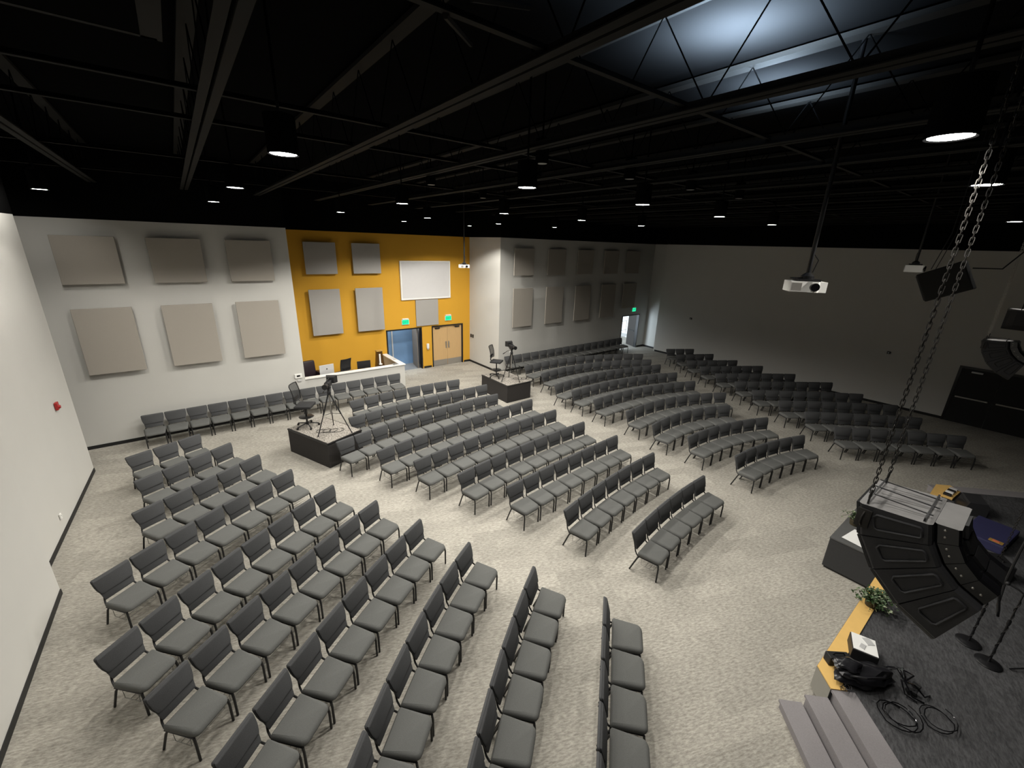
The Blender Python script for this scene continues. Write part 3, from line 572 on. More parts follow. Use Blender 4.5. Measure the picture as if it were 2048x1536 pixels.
def office_chair(label, loc, rz, mesh_back=True, group=None):
    t = thing('office_chair', label, 'office chair', loc, rz, group)
    m = MB()
    for k in range(5): a = 2 * math.pi * k / 5; m.tube([(0, 0, .11), (.16 * math.cos(a), .16 * math.sin(a), .095), (.31 * math.cos(a), .31 * math.sin(a), .065)], .017, 6)
    m.cyl((0, 0, .07), (0, 0, .14), .04); m.obj('star_base', BLACKPL, t, smooth=50)
    for k in range(5): a = 2 * math.pi * k / 5; m = MB(); m.cyl((.31 * math.cos(a) - .02, .31 * math.sin(a), .03), (.31 * math.cos(a) + .02, .31 * math.sin(a), .03), .03, seg=10); m.obj('caster', BLACKM, t, smooth=50)
    H = .66
    m = MB(); m.cyl((0, 0, .1), (0, 0, H - .05), .026); m.lathe([(.19, .30), (.205, .31), (.19, .32)], seg=20); m.obj('gas_column', BLACKM, t, smooth=50)
    m = MB(); m.box((0, 0, H), (.48, .46, .075), bev=.03); m.obj('seat', MESHF, t, smooth=50)
    m = MB(); g = []
    for i in range(5):
        z = H + .14 + i * .125; yb = .24 + .03 * math.sin(i / 4 * 3.1) * -1 + .02 * i
        g.append([(-.24 + .48 * k / 6, yb + .05 * ((k - 3) / 3) ** 2 * -1, z) for k in range(7)])
    for i in range(4):
        for k in range(6): m.quad(g[i][k], g[i][k + 1], g[i + 1][k + 1], g[i + 1][k])
    bmesh.ops.remove_doubles(m.bm, verts=m.bm.verts, dist=1e-4); bk = m.obj('backrest', see_mesh if mesh_back else MESHF, t, smooth=True)
    ring = [g[0][k] for k in range(7)] + [g[i][6] for i in range(1, 5)] + [g[4][k] for k in range(5, -1, -1)] + [g[i][0] for i in range(3, 0, -1)]
    m = MB(); m.tube(ring, .014, 6, closed=True); m.tube([(0, .12, H - .02), (0, .26, H + .04), (0, .24, H + .22)], .022, 6); m.box((0, .225, H + .24), (.34, .03, .09), bev=.01); m.obj('back_frame', BLACKPL, bk, smooth=50)
    return t
sm = bpy.data.materials.new('open_mesh_weave'); sm.use_nodes = True; nt = sm.node_tree; pb = nt.nodes['Principled BSDF']; pb.inputs['Base Color'].default_value = (.02, .02, .02, 1); pb.inputs['Roughness'].default_value = .8
ck = nt.nodes.new('ShaderNodeTexChecker'); ck.inputs['Scale'].default_value = 160; tcn = nt.nodes.new('ShaderNodeTexCoord'); nt.links.new(tcn.outputs['Object'], ck.inputs['Vector'])
mr = nt.nodes.new('ShaderNodeMapRange'); mr.inputs['To Min'].default_value = .55; mr.inputs['To Max'].default_value = 1.0; nt.links.new(ck.outputs['Fac'], mr.inputs['Value']); nt.links.new(mr.outputs['Result'], pb.inputs['Alpha']); see_mesh = sm
office_chair('black round-backed office chair behind the desk, at the orange wall', (4.75, 17.62, 0), R(200), False)
t = thing('espresso_machine', 'tall tapered gold and black machine on the desk ledge', 'coffee machine', (6.10, 16.98, .762))
m = MB(); m.loft([[(sx * w, sy * d, z) for sx, sy in ((-1, -1), (1, -1), (1, 1), (-1, 1))] for z, w, d in ((0, .19, .15), (.04, .19, .15), (.05, .17, .13), (.76, .11, .09), (.80, .11, .09))]); m.obj('machine_body', mat('dark_bronze', (0.10, 0.05, 0.015), 0.3, metal=0.4, var=0.2), t)
m = MB(); m.box((0, 0, .815), (.26, .22, .03), bev=.006); m.obj('top_plate', GOLD, t)
m = MB(); m.cyl((-.03, -.15, .30), (-.02, -.115, .70), .034, seg=12); m.obj('highlight_tube', WHITE, t, smooth=50); m = MB(); m.cyl((-.02, -.17, .26), (-.02, -.17, .29), .07, seg=14); m.obj('cup', WHITE, t, smooth=50)  # white tube is a vertical highlight on the body, built as shape
t = thing('desk_phone', 'dark phone lying on the white ledge corner', 'phone', (6.62, 16.54, 1.001), R(15)); m = MB(); m.box((0, 0, .02), (.24, .15, .035), bev=.008); m.obj('phone_body', ALU, t); m = MB(); m.box((-.02, -.03, .043), (.2, .05, .02), bev=.006); m.obj('handset', BLACKPL, t)
m = MB(); m.box((6.92, 17.35, 1.008), (.10, .13, .012), Matrix.Rotation(R(12), 3, 'Z')); tag(m.obj('notepad', ALU), 'small grey notepad on the side ledge of the desk', 'notepad')

# ================================================================== CAMERA RISERS
def riser(label, corner, d, L, W, H):
    """corner = near corner; d = angle of the long edge; short edge 90 degrees clockwise of it"""
    t = thing('camera_riser', label, 'platform', (corner[0], corner[1], 0), d, 'carpeted camera risers')
    m = MB(); m.box((L / 2, -W / 2, H / 2 - .02), (L - .02, W - .02, H - .04)); m.obj('skirt', RISERC, t)
    m = MB(); m.box((L / 2, -W / 2, H - .03), (L, W, .04), bev=.004); m.obj('deck_frame', BLACKM, t)
    m = MB(); m.box((L / 2, -W / 2, H - .006), (L - .07, W - .07, .012)); m.obj('carpet_top', RISERTOP, t)
    return t
RISERTOP = carpet_mat('riser_carpet', (0.13, 0.12, 0.105), (0.40, 0.37, 0.33), (.5, .5), .05, R(30))
def tripod_camera(lt, lc, loc, rz, hh, grp, feet):
    t = thing('camera_tripod', lt, 'tripod', loc, 0, grp[0])
    for fx, fy in feet:
        c, q = fx - loc[0], fy - loc[1]; L = math.hypot(c, q); cu, su = c / L, q / L
        m = MB(); m.tube([(.03 * cu, .03 * su, hh - .22), (c * .52, q * .52, hh * .42)], .020, 7); m.tube([(c * .50, q * .50, hh * .44), (c, q, .012)], .014, 7); m.ball((c, q, .022), .022); m.obj('leg', BLACKM, t, smooth=50)
        m = MB(); m.tube([(0, 0, hh * .42), (c * .52, q * .52, hh * .42)], .008, 5); m.obj('spreader_arm', BLACKM, t)
    m = MB(); m.cyl((0, 0, hh * .40), (0, 0, hh - .12), .020); m.obj('centre_column', STEEL, t, smooth=50)
    m = MB(); m.lathe([(.02, hh - .24), (.05, hh - .22), (.05, hh - .16), (.035, hh - .14), (.035, hh - .07), (.05, hh - .06), (.05, hh - .03), (.02, hh - .02)]); m.box((0, 0, hh - .015), (.09, .16, .02)); m.tube([(0, .05, hh - .08), (-.03, .22, hh - .14), (-.05, .46, hh - .30)], .010, 6); m.tube([(-.045, .40, hh - .26), (-.055, .50, hh - .33)], .016, 6); m.obj('fluid_head', BLACKM, t, smooth=50)
    v = thing('video_camera', lc, 'video camera', (loc[0], loc[1], loc[2] + hh - .003), rz, grp[1])
    m = MB(); m.box((0, .02, .075), (.13, .30, .14), bev=.02); m.obj('camera_body', BLACKPL, v, smooth=50)
    m = MB(); m.cyl((0, -.13, .085), (0, -.25, .085), .055, .062, 16); m.cyl((0, -.25, .085), (0, -.31, .085), .07, .075, 16); m.obj('lens', BLACKM, v, smooth=50)
    m = MB(); m.tube([(0, -.10, .145), (0, -.08, .20), (0, .12, .20), (0, .14, .145)], .014, 6); m.obj('top_handle', BLACKPL, v, smooth=50)
    m = MB(); m.loft([[(.02 + x * w, y, z) for x, z in ((-1, .07 - w * .3), (1, .07 - w * .3), (1, .19 + w * .3), (-1, .19 + w * .3))] for y, w in ((.17, .10), (.34, .15))]); m.box((0, .16, .05), (.08, .10, .07), bev=.01); m.obj('viewfinder', BLACKPL, v, smooth=50)
    m = MB(); m.box((.02, .343, .13), (.27, .006, .19)); m.obj('viewfinder_screen', CABTOP, v)
    return t
riser('black skirted camera riser between the alarm wall block and middle block', (2.37, 11.00), R(111.7), 1.80, 1.15, .74)
riser('black skirted camera riser at the far end near white alcove', (9.43, 12.36), R(90), 1.83, 1.22, .72)
tripod_camera('black tripod on the near camera riser', 'black video camera aimed at the stage, on the near riser', (2.72, 11.72, .74), R(-30), 1.36, ('camera tripods', 'video cameras on risers'), ((2.29, 11.60), (2.86, 12.18), (3.13, 11.36)))
tripod_camera('black tripod on the far camera riser', 'black video camera aimed at the stage, on the far riser', (9.98, 12.86, .72), R(-10), 1.34, ('camera tripods', 'video cameras on risers'), ((9.56, 12.92), (10.16, 13.24), (10.12, 12.46)))
office_chair('black office chair on the near camera riser, seen side on', (2.22, 12.50, .74), R(58), True, 'camera operators chairs')
office_chair('black mesh office chair on the far camera riser', (9.78, 13.60, .72), R(38), True, 'camera operators chairs')
for (x, y, z, lab) in ((2.40, 11.95, .746, 'thin black cable looped on the near camera riser'), (10.25, 12.95, .726, 'thin black cable on the far camera riser')):
    m = MB(); m.tube([(x + .02 * i + .16 * math.cos(i * .8), y - .01 * i + .13 * math.sin(i * .8), z + .006) for i in range(26)], .006, 5); tag(m.obj('camera_cable', BLACKPL, smooth=True), lab, 'cable')

# ================================================================== CEILING FIXTURES
ZL = 6.635
LIT = [(-1.70, 11.42), (.88, 4.42), (.86, 7.88), (.82, 11.48), (3.60, 12.10), (3.55, 8.08), (6.04, 12.0), (6.55, 14.82), (3.60, 4.43), (6.12, 8.33), (9.48, 15.20), (8.96, 12.50),
       (11.42, 12.33), (8.70, 8.36), (6.11, 4.55), (11.47, 8.50), (9.0, 4.77), (12.02, 4.98), (3.76, .67), (6.28, .75), (12.30, .94)]
NEARNAME = {0: 'beside the left wall', 1: 'first ahead of camera, left column', 2: 'second in the left column', 3: 'third in the left column, before pale wall'}
def downlight(x, y, label, lit, zt=ZL, rad=.105, group='lit downlights'):
    t = thing('downlight', label, 'downlight', (x, y, zt), 0, group)
    m = MB(); m.loft([[(r * math.cos(2 * math.pi * k / 20), r * math.sin(2 * math.pi * k / 20), z) for k in range(20)] for r, z in ((rad + .012, .012), (rad + .016, 0), (rad + .018, .02), (rad + .018, .30), (.03, .32))], cap=False); m.obj('housing', BLACKP, t, smooth=40)
    m = MB(); m.cyl((0, 0, .31), (0, 0, ZC - zt), .012, seg=8); m.obj('stem', BLACKP, t)
    m = MB(); m.lathe([(.002, .006), (rad, .006), (rad, .016), (.002, .02)], seg=20); m.obj('lens', LAMP if lit else DIML, t)
    return t
def colname(x, y):
    c = min(range(6), key=lambda i: abs((-1.7, .87, 3.58, 6.12, 8.95, 11.8)[i] - x)); r = min(range(5), key=lambda i: abs((.75, 4.6, 8.2, 12.1, 15)[i] - y))
    return ('column by left wall', 'first column from left wall', 'second column from left wall', 'third column from left wall', 'fourth column from left wall', 'fifth column from left wall')[c], ('over the stage edge', 'first row past the stage', 'second row past the stage', 'third row past the stage', 'back row by the wall')[r]
for x, y in LIT:
    c, r = colname(x, y); downlight(x, y, 'lit round black downlight, %s, %s' % (c, r), True)
for x, y, w in ((4.10, 4.75, 'second'), (5.90, 4.70, 'third'), (7.60, 4.66, 'fourth'), (9.35, 4.62, 'fifth'), (4.10, 7.95, 'far second'), (6.05, 9.1, 'far third')):
    downlight(x, y, 'small unlit downlight under the %s roof joist' % w, False, 7.0, .07, 'unlit downlights')
def spot(x, y, z, e, size=144, blend=.30, col=(1, .962, .885), rad=.06, rot=(0, 0, 0)):
    l = bpy.data.lights.new('spot_lamp', 'SPOT'); l.energy = e; l.spot_size = R(size); l.spot_blend = blend; l.color = col; l.shadow_soft_size = rad
    o = bpy.data.objects.new('spot_lamp', l); COL.objects.link(o); o.location = (x, y, z); o.rotation_euler = rot; return o
for x, y in LIT: spot(x, y, ZL - .02, EN * ((.35 if y < 1 else 1.0) * (.60 if x < 0 else .30 if (x < 1.5 and y < 5) else .36 if (x < 1.5 and y < 9) else .75 if x < 1.5 else .80 if y < 9 and x < 5 else 1.05 if x < 8 else (1.25 if y > 12 else .80) if x < 10 else (.24 if y > 12 else .07))))
for x, y, k in ((.87, .70, .10),): 
    downlight(x, y, 'lit round black downlight out of frame near the left wall', True); spot(x, y, ZL - .02, EN * k)
# added unseen blue-white lamps between the joists, imitating a lens glow on the deck
for x, y, k in ((4.85, 2.70, 1.0), (3.10, 2.15, .45), (6.60, 3.05, .40)): spot(x, y, 7.50, UPL * k, 150, 1.0, (.60, .79, 1.0), .15, (math.pi, 0, 0))
# added spot in a made-up housing, brightening the end of the left wall
t = thing('added_wall_lamp', 'added small black lamp housing above the far end of the left wall', 'added lamp', (-1.95, 13.0, 7.15), R(30)); m = MB(); m.cyl((0, 0, 0), (-.05, .12, -.10), .05, .06, 12); m.cyl((0, 0, 0), (0, 0, ZC - 7.15), .012, seg=6); m.obj('housing', BLACKP, t)
spot(-2.02, 13.12, 7.02, WASH, 110, .8, rad=.05, rot=(R(38), 0, R(32)))
spot(16.98, .6, 8.0, SPX, 8, .6, (1, .96, .9), .03)  # added narrow spot, whitens the flown subwoofer's top
spot(15.4, .70, 8.0, SPX, 7, .6, (1, .96, .9), .03)  # added narrow spot, whitens the distant array's top
# ---- projectors
def projector(label, loc, rz, top, s=1.0):
    t = thing('projector', label, 'projector', loc, rz, 'ceiling projectors')
    m = MB(); m.loft([[(x * s, y * s, z * s) for x, y in ((-.27, -.15), (-.02, -.15), (.03, -.19), (.12, -.19), (.16, -.15), (.27, -.15), (.27, .19), (-.27, .19))] for z in (-.085, .085)]); m.obj('projector_case', WHITE, t)
    m = MB(); m.cyl((.075 * s, -.165 * s, 0), (.075 * s, -.225 * s, 0), .070 * s, .066 * s, 20); m.obj('lens_barrel', GLOSS, t, smooth=50)
    m = MB(); m.box((-.18 * s, -.152 * s, 0), (.15 * s, .008, .125 * s)); m.obj('vent_grille', STEEL, t)
    m = MB(); m.box((0, 0, .105 * s), (.34 * s, .26 * s, .025)); m.box((-.10 * s, 0, .13 * s), (.30 * s, .05 * s, .02)); m.lathe([(.07, .10 * s), (.07, .10 * s + .05), (.035, .10 * s + .08), (.022, .10 * s + .09)]); m.obj('mount_bracket', BLACKM, t)
    m = MB(); m.cyl((0, 0, .15), (0, 0, top - loc[2]), .024, seg=10); m.tube([(.05, .02, .16), (.085, .03, .30), (.03, .02, .36)], .006, 5); m.obj('ceiling_pole', BLACKM, t, smooth=50)
projector('white ceiling projector hanging before the dark side wall', (5.90, 1.93, 5.595), R(-52), ZC, .70)
projector('small white projector beside the hanging centre speaker', (13.6, 2.33, 5.72), R(12), ZC, .9)
projector('white projector on a long pole before the orange wall', (8.42, 13.88, 5.165), R(-8), ZC, .64)

# ================================================================== FLOWN SPEAKERS
def line_array(label, loc):
    """four wedge cabinets hung in an arc, front towards +Y; origin = top front edge, near cheek"""
    t = thing('line_array_speaker', label, 'speaker array', loc, 0, 'hanging line arrays')
    w, fh, dep, d0, dth = .586, .28, .423, R(-5), R(16.5); Rf = fh / (2 * math.tan(dth / 2))
    c = Vector((0, -Rf * math.cos(d0), -Rf * math.sin(d0)))
    P = lambda r, i, x=0.0: c + Vector((x, r * math.cos(d0 - i * dth), r * math.sin(d0 - i * dth)))
    for i in range(4):
        g = .006
        def loop(x, e, ra=Rf - dep, rb=Rf): return [P(rb - e, i + g + e * .5, x), P(rb - e, i + 1 - g - e * .5, x), P(ra + e, i + 1 - g - e * .5, x), P(ra + e, i + g + e * .5, x)]
        m = MB(); m.mi = 0; m.loft([loop(0, .022), loop(.012, .004), loop(.025, 0), loop(w - .025, 0), loop(w - .012, .004), loop(w, .022)])
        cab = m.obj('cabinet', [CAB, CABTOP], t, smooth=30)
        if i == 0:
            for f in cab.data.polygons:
                if f.normal.z > .8: f.material_index = 1  # upward faces coloured paler, as lit from above
        for x in (-.004, w + .004):                             # moulded ribs on both cheeks
            a, b = Rf - .10, Rf - dep + .05; m = MB()
            m.tube([P(a - .02, i + .24, x), P(b + .01, i + .26, x), P(b, i + .32, x), P(b, i + .66, x), P(b + .01, i + .72, x), P(a - .02, i + .74, x), P(a, i + .66, x), P(a, i + .32, x)], .010, 6, closed=True)
            m.obj('side_rib', CAB, cab, smooth=50)
        m = MB(); m.loft([[P(Rf + .018, i + .03, .02), P(Rf + .018, i + .97, .02), P(Rf - .002, i + .985, .012), P(Rf - .002, i + .015, .012)], [P(Rf + .018, i + .03, w - .02), P(Rf + .018, i + .97, w - .02), P(Rf - .002, i + .985, w - .012), P(Rf - .002, i + .015, w - .012)]]); m.obj('front_grille', BLACKM, cab)
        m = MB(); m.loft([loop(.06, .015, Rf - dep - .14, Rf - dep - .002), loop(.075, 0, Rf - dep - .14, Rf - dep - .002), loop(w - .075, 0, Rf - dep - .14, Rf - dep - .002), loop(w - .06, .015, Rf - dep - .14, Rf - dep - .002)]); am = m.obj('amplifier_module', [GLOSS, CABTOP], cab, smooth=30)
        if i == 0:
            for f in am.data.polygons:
                if f.normal.z > .8: f.material_index = 1  # module top coloured paler the same way, for overhead light
        m = MB(); [m.ball(P(Rf - dep - .06, i + k, .058), .009, (.5, 1, 1)) for k in (.25, .62)]; m.obj('screw', CHROME, am, smooth=True)
        m = MB(); m.box(P(Rf - dep - .152, i + .5, w * .5), (.20, .02, .10), Matrix.Rotation(d0 - (i + .5) * dth, 3, 'X')); m.obj('heat_sink', BLACKM, am)
    m = MB(); m.box((w * .5, -dep * .5, .055), (.012, dep * .96, .006)); m.box((w * .22, -dep * .5, .055), (.012, dep * .9, .006)); m.box((w * .78, -dep * .5, .055), (.012, dep * .9, .006)); m.box((w * .5, -.05, .055), (w * .9, .012, .008)); m.box((w * .5, -dep + .05, .055), (w * .9, .012, .008))
    for x in (.03, w - .03):
        for y in (-.05, -dep + .05): m.box((x, y, .025), (.012, .012, .06))
    m.obj('rigging_frame', BLACKM, t)
    for x in (.03, w - .03):
        m = MB(); m.tube([(x + .022 * math.cos(a), -.05, .085 + .035 * math.sin(a)) for a in [i * math.pi / 5 for i in range(10)]], .007, 6, closed=True); m.obj('shackle', DARKST, t, smooth=True)
    m = MB(); m.tube([(-.02, -.055, -.05), (-.05, -.05, -.09), (-.045, -.05, -.14), (-.02, -.055, -.17)], .008, 6); m.box((-.012, -.055, -.11), (.02, .09, .16), bev=.006); m.obj('side_hook', DARKST, t, smooth=50)
    return t
def chain(label, x, y, z0, z1, mt, pitch=.040, grp='hoist chains on the line arrays'):
    n = int((z1 - z0) / pitch); m = MB()
    for i in range(n):
        z = z0 + i * pitch; lp = []
        for k in range(10):
            a = 2 * math.pi * k / 10; r = .0115 * math.cos(a); h = .013 * math.sin(a) + (.016 if math.sin(a) > 0 else -.016 if math.sin(a) < 0 else 0)
            lp.append((x + r, y, z + h) if i % 2 else (x, y + r, z + h))
        m.tube(lp, .0036, 5, closed=True)
    return tag(m.obj('hoist_chain', mt, smooth=True), label, 'chain', grp)
AX, AY, AZ = 3.96, .565, 4.11
line_array('large black curved line array hanging over the near stage corner', (AX, AY, AZ))
chain('near hoist chain of the large near line array', AX + .03, AY - .05, AZ + .13, ZC, DARKST)
chain('far hoist chain of the large near line array', AX + .556, AY - .05, AZ + .13, ZC, DARKST)
BX, BY, BZ2 = 15.10, .95, 4.12
line_array('small-looking distant line array with white-lit top at far stage end', (BX, BY, BZ2))
chain('bright hoist chain, near side of the distant line array', BX + .03, BY - .05, BZ2 + .13, ZC, CHROME)
chain('bright hoist chain, far side of the distant line array', BX + .556, BY - .05, BZ2 + .13, ZC, CHROME)
t = thing('centre_speaker', 'square black loudspeaker hung tilted over the stage front', 'loudspeaker', (10.75, 1.37, 5.575), 0)
rm = Matrix.Rotation(R(-27), 3, 'X')
m = MB(); m.box((0, 0, 0), (.42, .61, .51), rm, bev=.02); m.obj('cabinet', mat('flat_black_cabinet', (0.012, 0.012, 0.011), 0.9, var=0.1), t)
m = MB(); m.box(rm @ Vector((0, .31, 0)), (.38, .012, .46), rm); m.obj('grille', BLACKM, t)
m = MB()
for sx in (-.20, .20): m.tube([rm @ Vector((sx, .1, .27)), (sx, .1, .8), (sx, .1, ZC - 5.58)], .006, 5)
m.tube([rm @ Vector((.1, -.34, .1)), (.15, -.6, .25), (.2, -.8, .6), (.2, -.8, ZC - 5.58)], .012, 6); m.obj('hanging_cable', BLACKM, t)
t = thing('flown_subwoofer', 'round-fronted black speaker with white-lit top, behind distant line array', 'loudspeaker', (16.98, .60, 4.26), 0)
m = MB(); m.loft([[(.30 * x * s, -.25 + .5 * y, z) for x, y in ((-1, 0), (1, 0), (1, .6), (.7, .85), (.3, .97), (-.3, .97), (-.7, .85), (-1, .6))] for z, s in ((0, .22), (.05, .50), (.13, .76), (.24, .93), (.36, 1), (.50, 1))]); m.obj('cabinet', CAB, t)
m = MB(); m.box((0, -.02, .512), (.60, .5, .024)); m.obj('top_plate', CABTOP, t)  # plate coloured paler for the lit top
m = MB(); m.cyl((-.2, 0, .52), (-.2, 0, ZC - 4.44), .008, seg=6); m.cyl((.2, 0, .52), (.2, 0, ZC - 4.44), .008, seg=6); m.obj('hanging_wire', DARKST, t)

# ================================================================== ON AND AROUND THE STAGE
t = thing('subwoofer_bench', 'long dark subwoofer box on the carpet against the stage front', 'subwoofer', (9.27, .755, 0))
m = MB(); m.box((1.8, .405, .36), (3.60, .80, .64), bev=.015); m.obj('box_body', mat('dark_sub_carpet', (0.040, 0.040, 0.041), 0.9, var=0.15, scale=40), t)
m = MB(); m.box((1.8, .405, .695), (3.62, .81, .03), bev=.006); m.obj('lid', mat('dark_sub_lid', (0.085, 0.085, 0.083), 0.8, var=0.12, scale=20), t); m = MB(); m.box((1.8, .405, .02), (3.54, .74, .04)); m.obj('plinth', BLACKM, t)
m = MB(); m.quad((9.36, .98, .722), (9.42, 1.42, .722), (9.92, 1.34, .735), (9.80, .92, .722)); pp = m.obj('paper_sheet', PAPER); tag(pp, 'white printed sheet lying on the dark subwoofer box', 'paper')
m = MB(); m.quad((9.40, 1.02, .7235), (9.41, 1.10, .7235), (9.56, 1.08, .7265), (9.54, 1.00, .7265)); m.obj('red_print', REDINK, pp)
def greenery(label, loc, n, spread, hgt, mt2, seed):
    rng = random.Random(seed); t = thing('potted_greenery', label, 'plant', loc)
    m = MB(); m.lathe([(.03, 0), (.085, 0), (.10, .11), (.09, .12), (.02, .10)], seg=14); m.obj('pot', STEM, t, smooth=40)
    tips = []; m = MB()
    for k in range(16):
        a = rng.uniform(0, 6.28); r = rng.uniform(.35, 1) * spread; h = rng.uniform(.25, 1) * hgt
        pts = [(0, 0, .1), (r * .4 * math.cos(a), r * .4 * math.sin(a), .1 + h), (r * math.cos(a + .2), r * math.sin(a + .2), max(.06, .1 + h * rng.uniform(-.2, .7)))]
        m.tube(pts, .004, 4); tips.append(pts)
    m.obj('stem', STEM, t)
    for nm, mt, part in (('foliage', LEAF, .72), ('pale_foliage', mt2, .28)):
        m = MB()
        for _ in range(int(n * part)):
            p = rng.choice(tips); f = rng.random(); a, b, c = [Vector(q) for q in p]; q = a.lerp(b, f * 2) if f < .5 else b.lerp(c, f * 2 - 1); q = q + Vector((rng.gauss(0, .03), rng.gauss(0, .03), rng.gauss(0, .025))); q.z = max(q.z, .03)
            rot = Matrix.Rotation(rng.uniform(0, 6.28), 3, 'Z') @ Matrix.Rotation(rng.uniform(-.9, .9), 3, 'X'); L = rng.uniform(.035, .075); w = L * .42
            m.quad(q, q + rot @ Vector((w, L * .5, .012)), q + rot @ Vector((0, L, -.006)), q + rot @ Vector((-w, L * .5, .012)))
        m.obj(nm, mt, t)
    return t
greenery('leafy green plant spilling over the yellow plywood stage edge', (8.15, .60, SZ + .02), 520, .38, .22, LEAFL, 3)
greenery('small green plant behind the white sheet on the subwoofer box', (10.15, 1.40, .711), 200, .24, .16, LEAFL, 5)
# pile of gear on the near stage corner
t = thing('equipment_box', 'open white and black electronics box on the stage corner', 'box', (6.93, .43, SZ), R(20)); m = MB(); m.box((0, 0, .09), (.34, .30, .18), bev=.01); m.obj('box_body', BLACKPL, t); m = MB(); m.box((0, 0, .187), (.32, .28, .012), bev=.003); m.obj('lid', PAPER, t)
m = MB(); m.box((.08, -.05, .196), (.12, .10, .008), Matrix.Rotation(R(30), 3, 'Z')); m.box((-.06, .03, .196), (.10, .06, .006), Matrix.Rotation(R(-20), 3, 'Z')); m.obj('label_patch', ALU, t)
t = thing('equipment_bag', 'crumpled glossy black equipment bag beside the white topped box', 'bag', (6.45, .30, SZ + .018), R(-35))
def lump(m, c, s, seed, n=12):
    rng = random.Random(seed); rr = bmesh.ops.create_icosphere(m.bm, subdivisions=3, radius=1)
    for v in rr['verts']:
        k = 1 + .16 * math.sin(v.co.x * 5 + seed) * math.cos(v.co.y * 6 - seed) + .10 * math.sin(v.co.z * 7 + v.co.x * 4) + rng.uniform(-.03, .03)
        v.co = Vector((c[0] + v.co.x * s[0] * k, c[1] + v.co.y * s[1] * k, max(0.0, c[2] + v.co.z * s[2] * k)))
BAGM = mat('glossy_bag_vinyl', (0.010, 0.010, 0.012), 0.28, var=0.2, spec=0.6)
m = MB(); lump(m, (0, 0, .09), (.40, .17, .12), 2); m.obj('bag_body', BAGM, t, smooth=True); m = MB(); lump(m, (-.20, .06, .19), (.18, .12, .07), 5); m.obj('bag_flap', BAGM, t, smooth=True)
m = MB(); m.tube([(-.3, -.05, .15), (-.15, -.16, .24), (.1, -.15, .23), (.28, -.03, .14)], .014, 6); m.obj('handle', BAGM, t, smooth=True)
t = thing('adapter_case', 'flat black case standing on the plywood at the stage corner', 'case', (6.46, .60, SZ + .02), R(-40)); m = MB(); m.box((0, 0, .07), (.30, .12, .14), bev=.015); m.obj('case_body', BLACKPL, t); m = MB(); m.tube([(-.08, 0, .14), (-.06, 0, .17), (.06, 0, .17), (.08, 0, .14)], .008, 6); m.obj('handle', GLOSS, t)
def coil(label, x, y, z, r, turns, mt, rad, seed, sq=1.0, name='cable_coil'):
    rng = random.Random(seed); pts = []
    for i in range(turns * 16 + 1):
        a = 2 * math.pi * i / 16; rr = r * (1 + .14 * math.sin(a * .37 + seed) + .05 * math.sin(a * 1.7)); pts.append((x + rr * math.cos(a) + .03 * math.sin(a * .11), y + rr * sq * math.sin(a) + .03 * math.cos(a * .13), z + rad + .004 * (i % 7) + .0012 * i))
    m = MB(); m.tube(pts, rad, 5); return tag(m.obj(name, mt, smooth=True), label, 'cable')
coil('black cable coil spilling off the bag onto the top step', 6.20, -.14, SZ + .006, .17, 3, GLOSS, .007, 1, 1.0)
coil('loose black cable loop on the dark stage carpet by the steps', 6.56, -.46, SZ + .002, .19, 2, GLOSS, .006, 2, .8)
coil('thin brown wire loops on the yellow plywood corner', 6.05, .385, SZ + .019, .042, 3, BLACKPL, .004, 3, .8, 'wire_loops')
t = thing('cable_bundle', 'tangle of black plugs and leads at the end of bag', 'cables', (6.86, -.06, SZ), 0); m = MB()
rng = random.Random(11)
for k in range(7): a = rng.uniform(0, 6.28); m.tube([(0, 0, .05), (.12 * math.cos(a), .12 * math.sin(a), .10 + rng.uniform(0, .06)), (.22 * math.cos(a + .5), .22 * math.sin(a + .5), .04), (.26 * math.cos(a + 1), .26 * math.sin(a + 1), .012)], .010, 5)
m.obj('lead', GLOSS, t, smooth=True); m = MB(); [m.box((rng.uniform(-.12, .12), rng.uniform(-.12, .12), .05), (.05, .09, .05), Matrix.Rotation(rng.uniform(0, 3), 3, 'Z'), bev=.008) for _ in range(4)]; m.obj('plug', BLACKPL, t)
# microphone stands
def mic_stand(label, loc, h, ring=True, tri=False, clip=True):
    t = thing('microphone_stand', label, 'microphone stand', loc, 0, 'microphone stands on the stage')
    m = MB()
    if tri:
        for k in range(3): a = 2 * math.pi * k / 3 + .25; m.tube([(0, 0, .10), (.34 * math.cos(a), .34 * math.sin(a), .015)], .011, 6)
    else: m.lathe([(.02, 0), (.14, 0), (.145, .012), (.12, .03), (.03, .035)], seg=24)
    m.obj('base', BLACKM, t, smooth=50)
    m = MB(); m.cyl((0, 0, .02), (0, 0, h * .6), .013, seg=8); m.cyl((0, 0, h * .6), (0, 0, h), .009, seg=8); m.cyl((0, 0, h * .57), (0, 0, h * .63), .02, seg=8); m.obj('pole', BLACKM, t, smooth=50)
    m = MB(); m.tube([(.016 * math.cos(i * .9), .016 * math.sin(i * .9), .05 + i * h / 40) for i in range(36)], .005, 5); m.obj('wound_cable', BLACKPL, t, smooth=True)
    m = MB(); m.tube([(0, 0, h), (.0, .05, h + .03), (0, .14, h + .05)], .012, 6); m.ball((0, .16, h + .055), .027); m.obj('microphone', BLACKPL, t, smooth=True)
    return t
mic_stand('round-based microphone stand on the stage, nearest the line array', (8.53, -.49, SZ), 1.02)
mic_stand('thick ring-based microphone stand on the stage, at the frame edge', (8.28, -.72, SZ), 1.25)
mic_stand('tripod-based microphone stand on the stage, touching the ring base', (8.62, -1.16, SZ), 1.3, tri=True)
t = thing('drooping_cable', 'thick black cable hanging in a loop behind the line array', 'cable', (8.75, -.52, 0)); m = MB()
